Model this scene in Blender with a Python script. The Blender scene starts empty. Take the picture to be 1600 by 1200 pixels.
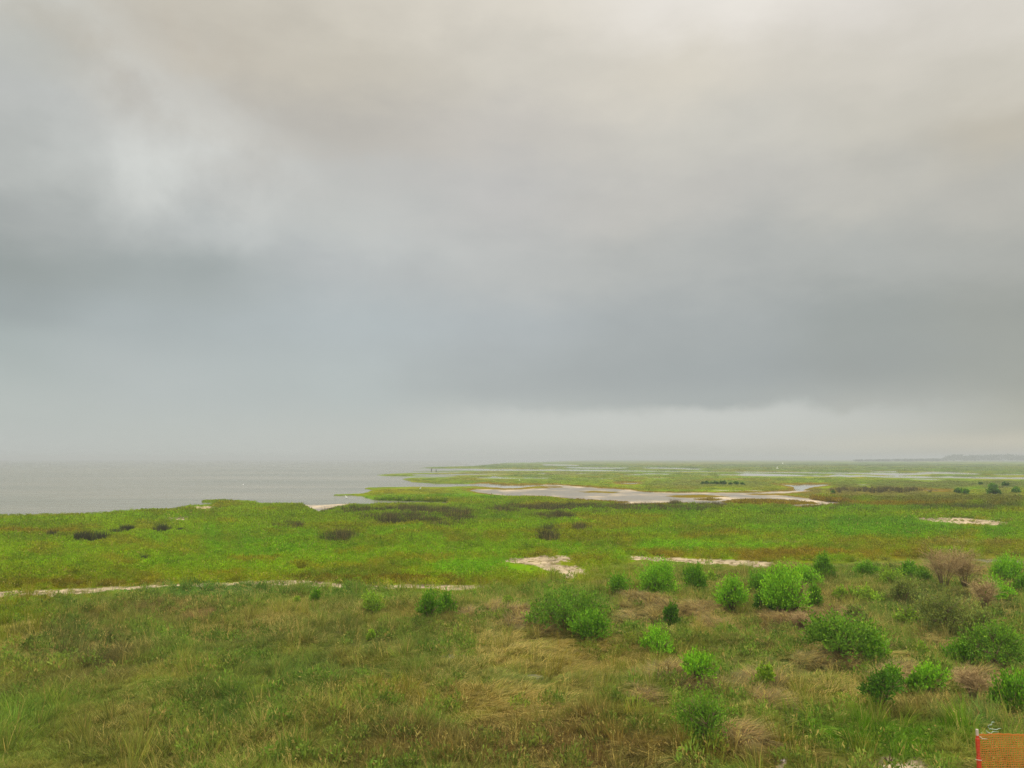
import bpy, math, random
import numpy as np
from mathutils import Vector, Matrix, Euler
random.seed(7)
RNG = np.random.default_rng(11)
S = bpy.context.scene
C = S.collection

# ------------------------------------------------------------------ camera
CAM_H, F, HOR = 6.5, 1210.0, 717.0            # metres, focal length and horizon row on a 1600x1200 frame
PITCH = math.atan((HOR - 600.0) / F)
cam_d = bpy.data.cameras.new('camera'); cam = bpy.data.objects.new('camera', cam_d); C.objects.link(cam)
cam.location = (0, 0, CAM_H); cam.rotation_euler = (math.pi / 2 + PITCH, 0, 0)
cam_d.sensor_width = 36.0; cam_d.lens = 36.0 * F / 1600.0
cam_d.clip_start = 0.1; cam_d.clip_end = 60000
S.camera = cam

def lin(c):
    return tuple(((v / 255.0) / 12.92 if v / 255.0 <= 0.04045 else ((v / 255.0 + 0.055) / 1.055) ** 2.4) for v in c)
def ray(px, py):
    """world direction (y component 1) of a point of the photograph"""
    u = (np.asarray(px, float) - 800) / F; v = (600 - np.asarray(py, float)) / F
    y = math.cos(PITCH) - v * math.sin(PITCH); z = math.sin(PITCH) + v * math.cos(PITCH)
    return u / y, z / y
def G(px, py, z=0.12):
    tx, tz = ray(px, py); d = (CAM_H - z) / -tz
    return float(tx * d), float(d), z
def proj(x, y, z=0.12):
    dz = z - CAM_H
    cy = y * math.cos(PITCH) + dz * math.sin(PITCH); cz = -y * math.sin(PITCH) + dz * math.cos(PITCH)
    return 800 + F * x / cy, 600 - F * cz / cy

# ------------------------------------------------------------------ world: overcast sky
SUN_EL, SUN_AZ = math.radians(52), math.radians(14)       # azimuth clockwise from +Y
W = bpy.data.worlds.new('World'); S.world = W; W.use_nodes = True
nt = W.node_tree; nt.nodes.clear()
def N(t, typ, **kw):
    n = t.nodes.new(typ)
    for k, v in kw.items():
        if k.startswith('i_'):
            key = k[2:]; key = int(key) if key.isdigit() else key
            n.inputs[key].default_value = v
        else: setattr(n, k, v)
    return n
def M_(t, op, a, b=None, c=None, clamp=False):
    n = t.nodes.new('ShaderNodeMath'); n.operation = op; n.use_clamp = clamp
    for i, v in enumerate((a, b, c)):
        if v is None: continue
        if isinstance(v, (int, float)): n.inputs[i].default_value = v
        else: t.links.new(v, n.inputs[i])
    return n.outputs[0]
def mixc(t, f, a, b, blend='MIX'):
    n = t.nodes.new('ShaderNodeMix'); n.data_type = 'RGBA'; n.blend_type = blend
    for i, v in ((0, f), (6, a), (7, b)):
        if isinstance(v, (int, float)): n.inputs[i].default_value = v
        elif isinstance(v, tuple): n.inputs[i].default_value = (*v[:3], 1)
        else: t.links.new(v, n.inputs[i])
    return n.outputs[2]
tc = N(nt, 'ShaderNodeTexCoord')
mp = N(nt, 'ShaderNodeMapping'); mp.inputs['Scale'].default_value = (1, 1, 2.2)
nt.links.new(tc.outputs['Generated'], mp.inputs['Vector'])
def wnoise(scale, detail, rough=0.55, off=0.0):
    n = N(nt, 'ShaderNodeTexNoise', noise_dimensions='4D'); n.inputs['W'].default_value = off
    n.inputs['Scale'].default_value = scale; n.inputs['Detail'].default_value = detail; n.inputs['Roughness'].default_value = rough
    nt.links.new(mp.outputs[0], n.inputs['Vector']); return M_(nt, 'SUBTRACT', n.outputs[0], 0.5)
sep = N(nt, 'ShaderNodeSeparateXYZ'); nt.links.new(tc.outputs['Generated'], sep.inputs[0])
az0 = M_(nt, 'ARCTAN2', sep.outputs[0], sep.outputs[1])
el0 = M_(nt, 'ARCSINE', sep.outputs[2])
n1, n2, n3 = wnoise(2.6, 5, 0.5, 1.0), wnoise(9.0, 5, 0.55, 4.0), wnoise(3.0, 4, 0.5, 9.0)
lowk = M_(nt, 'MULTIPLY_ADD', el0, 3.0, 0.22, clamp=True)          # less warp close to the horizon
az = M_(nt, 'ADD', az0, M_(nt, 'MULTIPLY', n3, 0.30))
wrp = M_(nt, 'ADD', M_(nt, 'MULTIPLY', n1, 0.12), M_(nt, 'MULTIPLY', n2, 0.070))
el = M_(nt, 'ADD', el0, M_(nt, 'MULTIPLY', wrp, lowk))
EL_MAX = 1.5
COLS = {   # azimuth columns: {row of the photograph: colour of the cloud deck}
 0:    [(715,(184,190,188)),(650,(180,187,185)),(560,(168,177,176)),(500,(155,163,163)),(430,(150,157,155)),(330,(166,170,168)),(250,(180,183,180)),(150,(188,190,187)),(80,(190,191,185)),(0,(190,187,177))],
 250:  [(715,(184,190,187)),(600,(177,184,184)),(520,(168,176,177)),(430,(160,167,166)),(340,(175,179,178)),(280,(186,187,184)),(220,(188,187,182)),(160,(186,182,174)),(80,(190,183,170)),(0,(197,191,178))],
 500:  [(715,(186,191,188)),(600,(176,184,184)),(500,(174,182,184)),(400,(178,182,182)),(355,(186,189,187)),(320,(187,189,186)),(260,(186,186,182)),(200,(183,179,171)),(100,(195,189,176)),(0,(206,200,187))],
 800:  [(715,(184,188,183)),(690,(190,194,190)),(655,(182,187,185)),(600,(165,171,172)),(500,(171,177,179)),(400,(180,182,180)),(300,(188,187,184)),(200,(194,190,183)),(100,(205,200,189)),(0,(217,211,199))],
 1100: [(715,(178,181,174)),(690,(190,192,187)),(652,(184,187,184)),(628,(162,168,168)),(580,(156,162,163)),(500,(160,165,165)),(400,(176,178,175)),(300,(190,188,182)),(200,(200,197,188)),(100,(212,206,193)),(0,(226,221,213))],
 1350: [(715,(176,177,166)),(697,(190,189,177)),(672,(180,182,175)),(640,(170,173,169)),(575,(150,155,153)),(500,(152,157,154)),(400,(171,173,169)),(300,(186,184,176)),(200,(198,194,183)),(100,(208,203,192)),(0,(220,215,207))],
 1600: [(715,(178,175,160)),(694,(192,188,172)),(665,(172,173,163)),(600,(156,159,152)),(500,(154,157,151)),(400,(169,170,164)),(300,(182,180,172)),(200,(190,184,170)),(100,(201,196,184)),(0,(210,205,195))],
}
ramps = []
for px, st in COLS.items():
    r = N(nt, 'ShaderNodeValToRGB'); cr = r.color_ramp; cr.interpolation = 'EASE'
    pts = [(math.atan(float(ray(px, py)[1]) * math.cos(math.atan(float(ray(px, py)[0])))) / EL_MAX, lin(c)) for py, c in st]
    top = pts[-1][1]
    pts += [(0.50, tuple(v * 2.1 for v in top)), (0.80, tuple(v * 4.0 for v in top))]
    while len(cr.elements) < len(pts): cr.elements.new(0.5)
    for e, (p, c) in zip(cr.elements, pts): e.position = max(0, min(1, p))
    for e, (p, c) in zip(cr.elements, pts): e.position = max(0, min(1, p)); e.color = (c[0] * 1.0, c[1] * .997, c[2] * .985, 1)
    nt.links.new(M_(nt, 'DIVIDE', el, EL_MAX), r.inputs[0])
    ramps.append((math.atan((px - 800) / F), r.outputs[0]))
col = ramps[0][1]
for (a0, _), (a1, c1) in zip(ramps, ramps[1:]):
    mr = N(nt, 'ShaderNodeMapRange', interpolation_type='SMOOTHSTEP'); nt.links.new(az, mr.inputs[0])
    mr.inputs[1].default_value = a0; mr.inputs[2].default_value = a1
    col = mixc(nt, mr.outputs[0], col, c1)
mott = M_(nt, 'ADD', M_(nt, 'MULTIPLY', n2, 0.16), M_(nt, 'MULTIPLY', n1, 0.14))
mott = M_(nt, 'MULTIPLY_ADD', mott, lowk, 1.0)
cloud = mixc(nt, 1.0, col, N(nt, 'ShaderNodeCombineColor').outputs[0], 'MULTIPLY')
cc = cloud.node.inputs[7].links[0].from_node
for i in range(3): nt.links.new(mott, cc.inputs[i])
# sunlit torn edge of cloud running down from the upper left
def gauss(x, w): return M_(nt, 'EXPONENT', M_(nt, 'MULTIPLY', M_(nt, 'POWER', M_(nt, 'DIVIDE', x, w), 2.0), -1.0))
def ae(px, py):
    a, b = ray(px, py); return math.atan(float(a)), math.atan(float(b) * math.cos(math.atan(float(a))))
def sstep(x, a, b):
    m_ = N(nt, 'ShaderNodeMapRange', interpolation_type='SMOOTHSTEP'); m_.inputs[1].default_value = a; m_.inputs[2].default_value = b; nt.links.new(x, m_.inputs[0]); return m_.outputs[0]
def inoise(scale, detail, rough=.55, off=0.0):
    n = N(nt, 'ShaderNodeTexNoise', noise_dimensions='4D'); n.inputs['W'].default_value = off; n.inputs['Scale'].default_value = scale; n.inputs['Detail'].default_value = detail; n.inputs['Roughness'].default_value = rough
    nt.links.new(tc.outputs['Generated'], n.inputs['Vector']); return M_(nt, 'SUBTRACT', n.outputs[0], 0.5)
nI, nJ = inoise(5.0, 5, .50, 8.3), inoise(13.0, 6, .55, 5.1)
nA, nB, nC = wnoise(7.0, 7, .58, 2.0), wnoise(16.0, 6, .6, 6.0), wnoise(5.0, 5, .55, 12.0)
a1, e1 = ae(60, 90); a2_, e2 = ae(490, 360); dl = math.hypot(a2_ - a1, e2 - e1); ux, uy = (a2_ - a1) / dl, (e2 - e1) / dl
da, de = M_(nt, 'SUBTRACT', az0, a1), M_(nt, 'SUBTRACT', el0, e1)
tt = M_(nt, 'ADD', M_(nt, 'MULTIPLY', da, ux), M_(nt, 'MULTIPLY', de, uy)); ss = M_(nt, 'ADD', M_(nt, 'MULTIPLY', da, -uy), M_(nt, 'MULTIPLY', de, ux))
ss = M_(nt, 'ADD', ss, M_(nt, 'ADD', M_(nt, 'MULTIPLY', nI, .34), M_(nt, 'MULTIPLY', nJ, .13)))
ss = M_(nt, 'SUBTRACT', ss, .045)
up_ = sstep(ss, .075, -.005); dn_ = sstep(ss, -.17, .01)
wv = M_(nt, 'MULTIPLY', M_(nt, 'MULTIPLY', up_, dn_), M_(nt, 'MULTIPLY', sstep(tt, -.40, -.15), sstep(tt, dl * 1.15, dl * .55)))
wv = M_(nt, 'MULTIPLY', wv, M_(nt, 'MULTIPLY_ADD', M_(nt, 'ADD', nI, M_(nt, 'MULTIPLY', nJ, .8)), 2.2, .55, clamp=True))
tex = M_(nt, 'MULTIPLY_ADD', M_(nt, 'ADD', M_(nt, 'MULTIPLY', nI, .15), M_(nt, 'MULTIPLY', nJ, .07)), lowk, 1.0)
tcc = N(nt, 'ShaderNodeCombineColor'); [nt.links.new(tex, tcc.inputs[i]) for i in range(3)]; cloud = mixc(nt, 1.0, cloud, tcc.outputs[0], 'MULTIPLY')
cloud = mixc(nt, M_(nt, 'MULTIPLY', wv, .72), cloud, lin((216, 218, 213)))
# puffy lower rim of the deck with a paler gap under it
ee = M_(nt, 'ADD', el0, M_(nt, 'ADD', M_(nt, 'MULTIPLY', nJ, .075), M_(nt, 'MULTIPLY', nC, .040)))
eg = ae(1000, 645)[1]; gap = M_(nt, 'MULTIPLY', sstep(ee, eg + .014, eg - .008), sstep(el0, -.002, eg * .9))
gap = M_(nt, 'MULTIPLY', gap, M_(nt, 'MULTIPLY', sstep(az0, ae(560, 600)[0], ae(860, 600)[0]), sstep(az0, ae(1650, 600)[0], ae(1200, 600)[0])))
cloud = mixc(nt, M_(nt, 'MULTIPLY', gap, .60), cloud, lin((199, 202, 198)))
# the clouds behind the camera share one even grey
back = M_(nt, 'MULTIPLY_ADD', sep.outputs[1], -2.0, 0.3, clamp=True)
gz = M_(nt, 'MULTIPLY_ADD', sep.outputs[2], 2.4, 0.55)
gcol = N(nt, 'ShaderNodeCombineColor'); [nt.links.new(M_(nt, 'MULTIPLY', gz, k), gcol.inputs[i]) for i, k in enumerate((1.0, .985, .95))]
cloud = mixc(nt, back, cloud, gcol.outputs[0])
bg = N(nt, 'ShaderNodeBackground'); bg.inputs[1].default_value = 0.732; nt.links.new(cloud, bg.inputs[0])
sky = N(nt, 'ShaderNodeTexSky', sky_type='NISHITA', sun_disc=False, sun_elevation=SUN_EL, sun_rotation=SUN_AZ)
bg2 = N(nt, 'ShaderNodeBackground'); bg2.inputs[1].default_value = 0.003; nt.links.new(sky.outputs[0], bg2.inputs[0])
ad = N(nt, 'ShaderNodeAddShader'); nt.links.new(bg.outputs[0], ad.inputs[0]); nt.links.new(bg2.outputs[0], ad.inputs[1])
wo = N(nt, 'ShaderNodeOutputWorld'); nt.links.new(ad.outputs[0], wo.inputs[0])
W.cycles.sampling_method = 'MANUAL'; W.cycles.sample_map_resolution = 512

sl = bpy.data.lights.new('sun', 'SUN'); sl.energy = 1.5; sl.angle = math.radians(18); sl.color = (1, .95, .86)
so = bpy.data.objects.new('sun', sl); C.objects.link(so)
sd = Vector((math.sin(SUN_AZ) * math.cos(SUN_EL), math.cos(SUN_AZ) * math.cos(SUN_EL), math.sin(SUN_EL)))
so.rotation_euler = sd.to_track_quat('Z', 'Y').to_euler(); so.location = (0, 0, 40)
vs = S.view_settings; S.display_settings.display_device = 'sRGB'
vs.view_transform = 'Standard'; vs.look = 'None'; vs.exposure = 0.45; vs.gamma = 1.0; vs.use_curve_mapping = False
cy = S.cycles
cy.use_denoising = True; cy.denoising_prefilter = 'NONE'; cy.max_bounces = 5; cy.diffuse_bounces = 2; cy.glossy_bounces = 2; cy.transmission_bounces = 3
cy.transparent_max_bounces = 6; cy.volume_bounces = 0; cy.use_adaptive_sampling = False
cy.caustics_reflective = False; cy.caustics_refractive = False

# ------------------------------------------------------------------ numpy noise
_P = np.random.default_rng(3).permutation(256).astype(np.int64); _P = np.concatenate([_P, _P])
_V = np.random.default_rng(4).random(256)
def vnoise(x, y):
    xi = np.floor(x).astype(np.int64); yi = np.floor(y).astype(np.int64); fx = x - xi; fy = y - yi
    fx = fx * fx * (3 - 2 * fx); fy = fy * fy * (3 - 2 * fy)
    h = lambda a, b: _V[_P[(_P[a & 255] + b) & 255]]
    return (h(xi, yi) * (1 - fx) + h(xi + 1, yi) * fx) * (1 - fy) + (h(xi, yi + 1) * (1 - fx) + h(xi + 1, yi + 1) * fx) * fy
def fbm(x, y, o=4):
    s = np.zeros_like(x, float); a = 0.5; t = 0
    for k in range(o): s += a * vnoise(x * 2 ** k + 17.3 * k, y * 2 ** k + 9.1 * k); t += a; a *= .5
    return s / t - 0.5
def pip(poly, x, y):
    P = np.array(poly, float); ins = np.zeros(x.shape, bool)
    m = (x > P[:, 0].min()) & (x < P[:, 0].max()) & (y > P[:, 1].min()) & (y < P[:, 1].max())
    if not m.any(): return ins
    xx = x[m]; yy = y[m]; r = np.zeros(xx.shape, bool)
    for (x1, y1), (x2, y2) in zip(P, np.roll(P, -1, 0)):
        if y1 == y2: continue
        r ^= ((y1 > yy) != (y2 > yy)) & (xx < (x2 - x1) * (yy - y1) / (y2 - y1) + x1)
    ins[m] = r; return ins
def strip(pts):      # centreline (x, y, thickness) -> polygon
    pts = [(x, y, t * 1.7 + .45) for x, y, t in pts]
    return [(x, y - t / 2) for x, y, t in pts] + [(x, y + t / 2) for x, y, t in pts[::-1]]

# ------------------------------------------------------------------ layout (outlines read off the photograph, laid on the ground)
def strip2(pts): return [(x, y - t / 2) for x, y, t in pts] + [(x, y + t / 2) for x, y, t in pts[::-1]]
SEA = [(-9000,717.02),(1010,717.02),(950,718.2),(900,719.4),(868,721),(830,722.5),(790,723.2),(765,725.5),(740,728),(700,729),(676,729.6),(655,731.2),(676,731.9),(740,732),
 (880,733),(1000,734.8),(1140,736.4),(1160,737.6),(1000,736.6),(880,735.6),(760,735.6),(720,735.2),(640,736.3),(720,736.9),(735,737.6),(690,738.2),(640,739),(612,740.3),(588,742),(604,743.4),(640,744),(700,743.6),(722,743.4),(700,745.2),
 (668,745.8),(645,746.2),(629,748.4),(636,749.8),(645,753),(680,755),(740,756),(765,755.2),(795,757),(850,757.2),(845,758.6),(800,761),(775,762),(755,760.6),(740,759.6),(700,760.5),(620,761),(575,761),(565,762.5),(582,765),
 (570,769),(548,772.4),(520,773),(530,774),(562,773.8),(572,777.5),(590,780.6),(640,782.5),(700,783.5),(760,783.3),(840,783.6),(835,784.7),(740,784.9),(680,785.8),(600,786.6),(540,787.2),(476,787.6),(440,786.6),(396,785.5),(398,782.5),(350,781),(318,782.3),(316,784.5),(345,786),(330,788.5),(288,790.5),
 (262,794),(210,797.5),(175,799),(130,800.5),(60,803.5),(0,806),(-100,810),(-300,818),(-900,835),(-3000,870),(-9000,900)]
WATER = [SEA,
 strip([(645,742,1.0),(690,742,1.4),(740,741,.8),(790,740.5,.3)]),
 [(745,755.6),(765,755),(783,757),(850,757.3),(870,758),(845,759.4),(810,762),(785,762.3),(760,760.5),(738,759.2)],
 [(953,754.9),(975,753.6),(1010,754),(1006,755.2),(985,756.2)],
 [(1211,756),(1240,757),(1290,755.8),(1303,757.5),(1272,761),(1256,766.5),(1244,766),(1243,761),(1228,758.5)],
 [(1421,763),(1450,764.6),(1490,766.3),(1502,767.6),(1462,767.2),(1440,765.6)],
 [(1338,756),(1364,756),(1360,758),(1345,758.2)],
 strip([(744,746.6,.9),(768,746.3,1.0),(772,745.3,2.0),(780,746,1.4),(792,746.5,.8),(861,746.6,.9)]),
 strip([(848,726.2,.6),(880,726.6,.9),(905,727,.5)]), strip([(882,730.3,.8),(925,731,1.3),(960,731.2,1.0),(982,730.6,.7)]),
 strip([(1006,731,.6),(1035,731.2,.9),(1062,732,.8),(1095,732.5,.9)]), strip([(1072,733,.4),(1098,733,.5)]),
 strip([(1150,737.1,1.1),(1200,737.5,.9),(1280,738.4,1.1),(1340,739,1.5),(1400,740.8,2.6),(1425,740.2,2.2),(1450,738.6,2.4),(1475,738.3,2),(1532,740.2,1.1)]),
 strip([(1358,736.2,.7),(1405,736.6,1.0)]),
 strip([(1120,741.4,.8),(1150,741.6,1.1),(1166,741.2,2.5),(1222,742.2,2.0),(1262,743,1),(1292,743.6,.9),(1312,742.4,2.0),(1330,743.8,1.8),(1352,743.2,1.2),(1382,744.7,1.2),(1440,745.2,1.8),(1478,745,1.6),(1540,746.2,1.8),(1700,748,2)]),
 strip([(1420,748.2,.4),(1455,748.8,.9),(1475,748.6,.5)]),
 strip([(976,741.4,.5),(1006,741.2,.9)]), strip([(1006,740,.7),(1050,740.4,.8)]), strip([(838,739.3,.4),(856,739.6,.8)]), strip([(1014,746.6,.5),(1042,746.7,.6)]), strip([(938,747.4,.5),(958,747.6,.6)]),
 strip([(1550,741.2,.6),(1610,741.4,.9)]), strip([(900,739.5,.4),(918,739.5,.6)]), strip([(1094,741.6,.6),(1112,741.6,.7)]),
]
MUD = [[(736,766.8),(745,765.2),(800,764.6),(842,763.4),(860,762.6),(850,759),(848,757.2),(872,757.3),(900,759.8),(940,762.8),(985,765.2),(1000,768),(1020,769.6),(1100,769.8),(1180,769.6),(1240,767.4),(1252,765.8),(1272,767.2),(1232,770.6),(1182,772.6),
  (1230,774.5),(1262,779),(1290,783.6),(1334,786.6),(1330,788.4),(1290,788.2),(1250,791.6),(1180,791),(1110,787.4),(1060,785.6),(1010,787.8),(950,790),(957,787.8),(985,784.8),(940,782),(905,780),(862,775.4),(820,774),(780,773.5),(752,770)],
 [(1086,765.4),(1120,765.6),(1180,766.4),(1200,767.2),(1140,766.9)],
 [(470,784.6),(560,784.2),(548,789),(520,794.5),(494,799),(482,793)]]
ISLE = [[(903,768.3),(930,767.2),(970,768.8),(960,770.4),(920,769.8)],[(1040,775.4),(1065,773.4),(1100,773),(1142,775.4),(1100,777.8),(1060,777.2)],
 [(1084,780.2),(1110,778.8),(1130,780.4),(1112,782.4)],[(1126,784.6),(1150,780.2),(1200,779.4),(1268,784.4),(1280,787),(1230,789.8),(1180,789.4),(1140,787)],[(850,760.3),(875,759.8),(880,761.4),(865,762)],[(1166,771.6),(1200,771),(1210,772.6),(1180,773.4)]]
SAND = [strip2([(-300,944,14),(0,927,8),(80,925,7),(150,920.5,5),(200,919,4.5),(260,916.5,4.5),(300,914.5,5),(360,912.5,5.5),(440,909.5,7),(486,910,6.5),(520,913,5),(560,916,4.5),(600,915.5,4.5),(640,915.5,6),(690,917,6),(722,917.5,4),(770,914,1.5)]),
 [(782,875.5),(850,867.8),(914,869),(882,875),(870,881),(886,884),(916,885.5),(919,895),(912,905),(890,909),(868,903),(878,896),(858,892),(838,883.5),(800,879.5)],
 [(972,868.5),(1020,869.6),(1080,872.6),(1150,875),(1212,878.5),(1205,882),(1120,880),(1050,876.4),(985,871)],
 [(1400,807.6),(1424,808.0),(1500,809.6),(1545,811.6),(1560,813.6),(1592,817.4),(1560,820.4),(1500,819),(1470,815.8),(1425,811)],
 [(238,809.4),(270,808),(336,807),(322,810),(284,812.2),(248,811.6)],[(286,793.4),(330,791.8),(360,794.6),(346,796.4),(318,796)],
 [(1370,1186),(1395,1184),(1430,1190),(1455,1200),(1460,1230),(1360,1230),(1350,1198)],[(1216,1194),(1232,1193),(1236,1206),(1214,1206)],
 [(262,796.6),(290,794.6),(292,795.6),(268,797.4)]]
BX = [-2000,0,200,400,600,750,850,950,1000,1200,1400,1600,3600]; BY = [1000,931,918,913,918,918,906,890,878,884,874,868,860]
def bound(px): return np.interp(px, BX, BY)
# colour patches: x, y, half width, half height, colour, strength
RED, OLV, DRK = (122,110,36), (108,112,48), (78,84,44)
PATCH = [(60,834,95,3.5,RED,.8),(500,828,85,5,RED,.5),(520,851,75,6,RED,.45),(640,908,190,4,(106,92,30),.8),(120,914,150,5,(106,94,30),.75),(780,912,90,5,(106,94,32),.7),(1500,853,60,5,(158,136,110),.6),(1225,852,40,2,(158,136,110),.5),(900,843,130,7,RED,.45),(1118,840,48,5,(134,114,44),.5),(1090,857,170,8,(112,158,46),.7),  # brown-red marsh rim above the path also carries its shadow band as colour
 (765,890,90,18,(104,150,40),.7),(60,895,110,12,(118,134,26),.6),(420,850,160,20,(98,142,28),.5),(1380,828,220,16,(88,136,44),.6),(1260,868,260,8,(128,112,40),.8),(1480,856,200,7,(122,118,44),.7),(1340,768,170,8,(108,100,48),.9),(1500,782,190,14,(102,104,46),.85),
 (1120,757,120,6,(104,110,52),.8),(1510,797,110,6,(76,90,38),.8),(1370,792,150,4,(126,104,30),.7),(1500,757,200,6,(92,100,52),.7),(1560,803,200,4,(126,130,36),.6),(900,763,160,4,(122,110,36),.4),(1300,801,220,7,(100,142,38),.6),
 (640,770,70,6,(122,116,32),.5),(700,777,120,5,(98,142,34),.7),(790,740,160,3,(128,124,66),.6),(1050,800,170,8,(92,136,36),.5),(450,812,140,9,(104,128,28),.5),(200,805,220,5,(108,118,28),.6),(1090,724,160,2.5,(112,112,62),.7),(1300,726,200,3,(84,100,56),.6),
 (840,905,90,14,(122,138,30),.8),(960,895,80,12,(112,132,38),.7),(720,925,120,7,(116,132,40),.7),(930,928,120,10,(110,120,40),.6),
 # raised foreground
 (20,975,75,55,(112,120,30),.8),(90,935,110,10,(118,118,34),.6),(130,1015,110,35,(96,88,54),.8),(270,960,120,18,(110,100,58),.6),(350,928,160,13,(76,108,44),.8),(110,1000,60,30,(78,104,42),.4),(320,965,24,7,(120,98,66),.8),
 (560,1000,160,30,(84,96,46),.6),(480,1060,140,40,(84,102,46),.6),(590,1085,60,16,(132,108,44),.6),(700,1040,130,30,(90,108,46),.5),(640,1170,170,35,(104,90,50),.6),(200,1150,150,40,(98,104,48),.5),(330,1110,60,40,(72,98,40),.5),
 (760,1100,110,30,(124,112,52),.8),(850,1020,140,30,(112,112,48),.7),(950,1030,150,26,(122,112,50),.8),(900,1160,220,40,(104,84,48),.8),(1100,1030,150,20,(112,112,52),.6),(1230,1020,90,25,(96,112,50),.7),(1200,1060,90,20,(100,112,52),.7),
 (1380,1150,170,38,(86,122,34),.9),(1310,1090,120,30,(112,112,46),.6),(1460,1110,90,22,(120,104,62),.7),(1480,950,110,28,(84,92,52),.8),(1430,905,80,20,(88,96,46),.6),(1290,950,60,25,(122,108,62),.6),(1240,985,70,25,(112,94,64),.7),
 (1470,1000,70,20,(122,106,68),.7),(1540,1120,60,20,(96,122,60),.7),(1450,1080,60,14,(116,100,60),.6),(1560,900,60,40,(112,102,58),.4),(1000,1120,60,30,(112,116,46),.6),(1170,1180,160,26,(112,98,42),.7)]
# heaps of grey dead reed: x, y, half width, half height (pixels), heap height (metres)
HEAP = [(988,946,30,12,.30),(1025,958,30,16,.38),(1090,962,45,14,.22),(985,972,18,14,.25),(1042,1060,38,15,.30),(1012,1098,28,10,.22),(1000,1086,22,8,.15),(1085,1081,22,6,.2),(1165,1080,50,12,.22),(1160,1165,38,22,.34),(1115,982,28,10,.22),
 (812,980,26,14,.22),(845,986,26,9,.15),(1300,1040,50,14,.25),(1315,970,22,16,.22),(1240,975,40,18,.25),(735,965,16,6,.1),(1210,1110,40,14,.2),(1540,1072,40,22,.25),(1400,1072,30,20,.18),(775,958,16,8,.1)]

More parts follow.
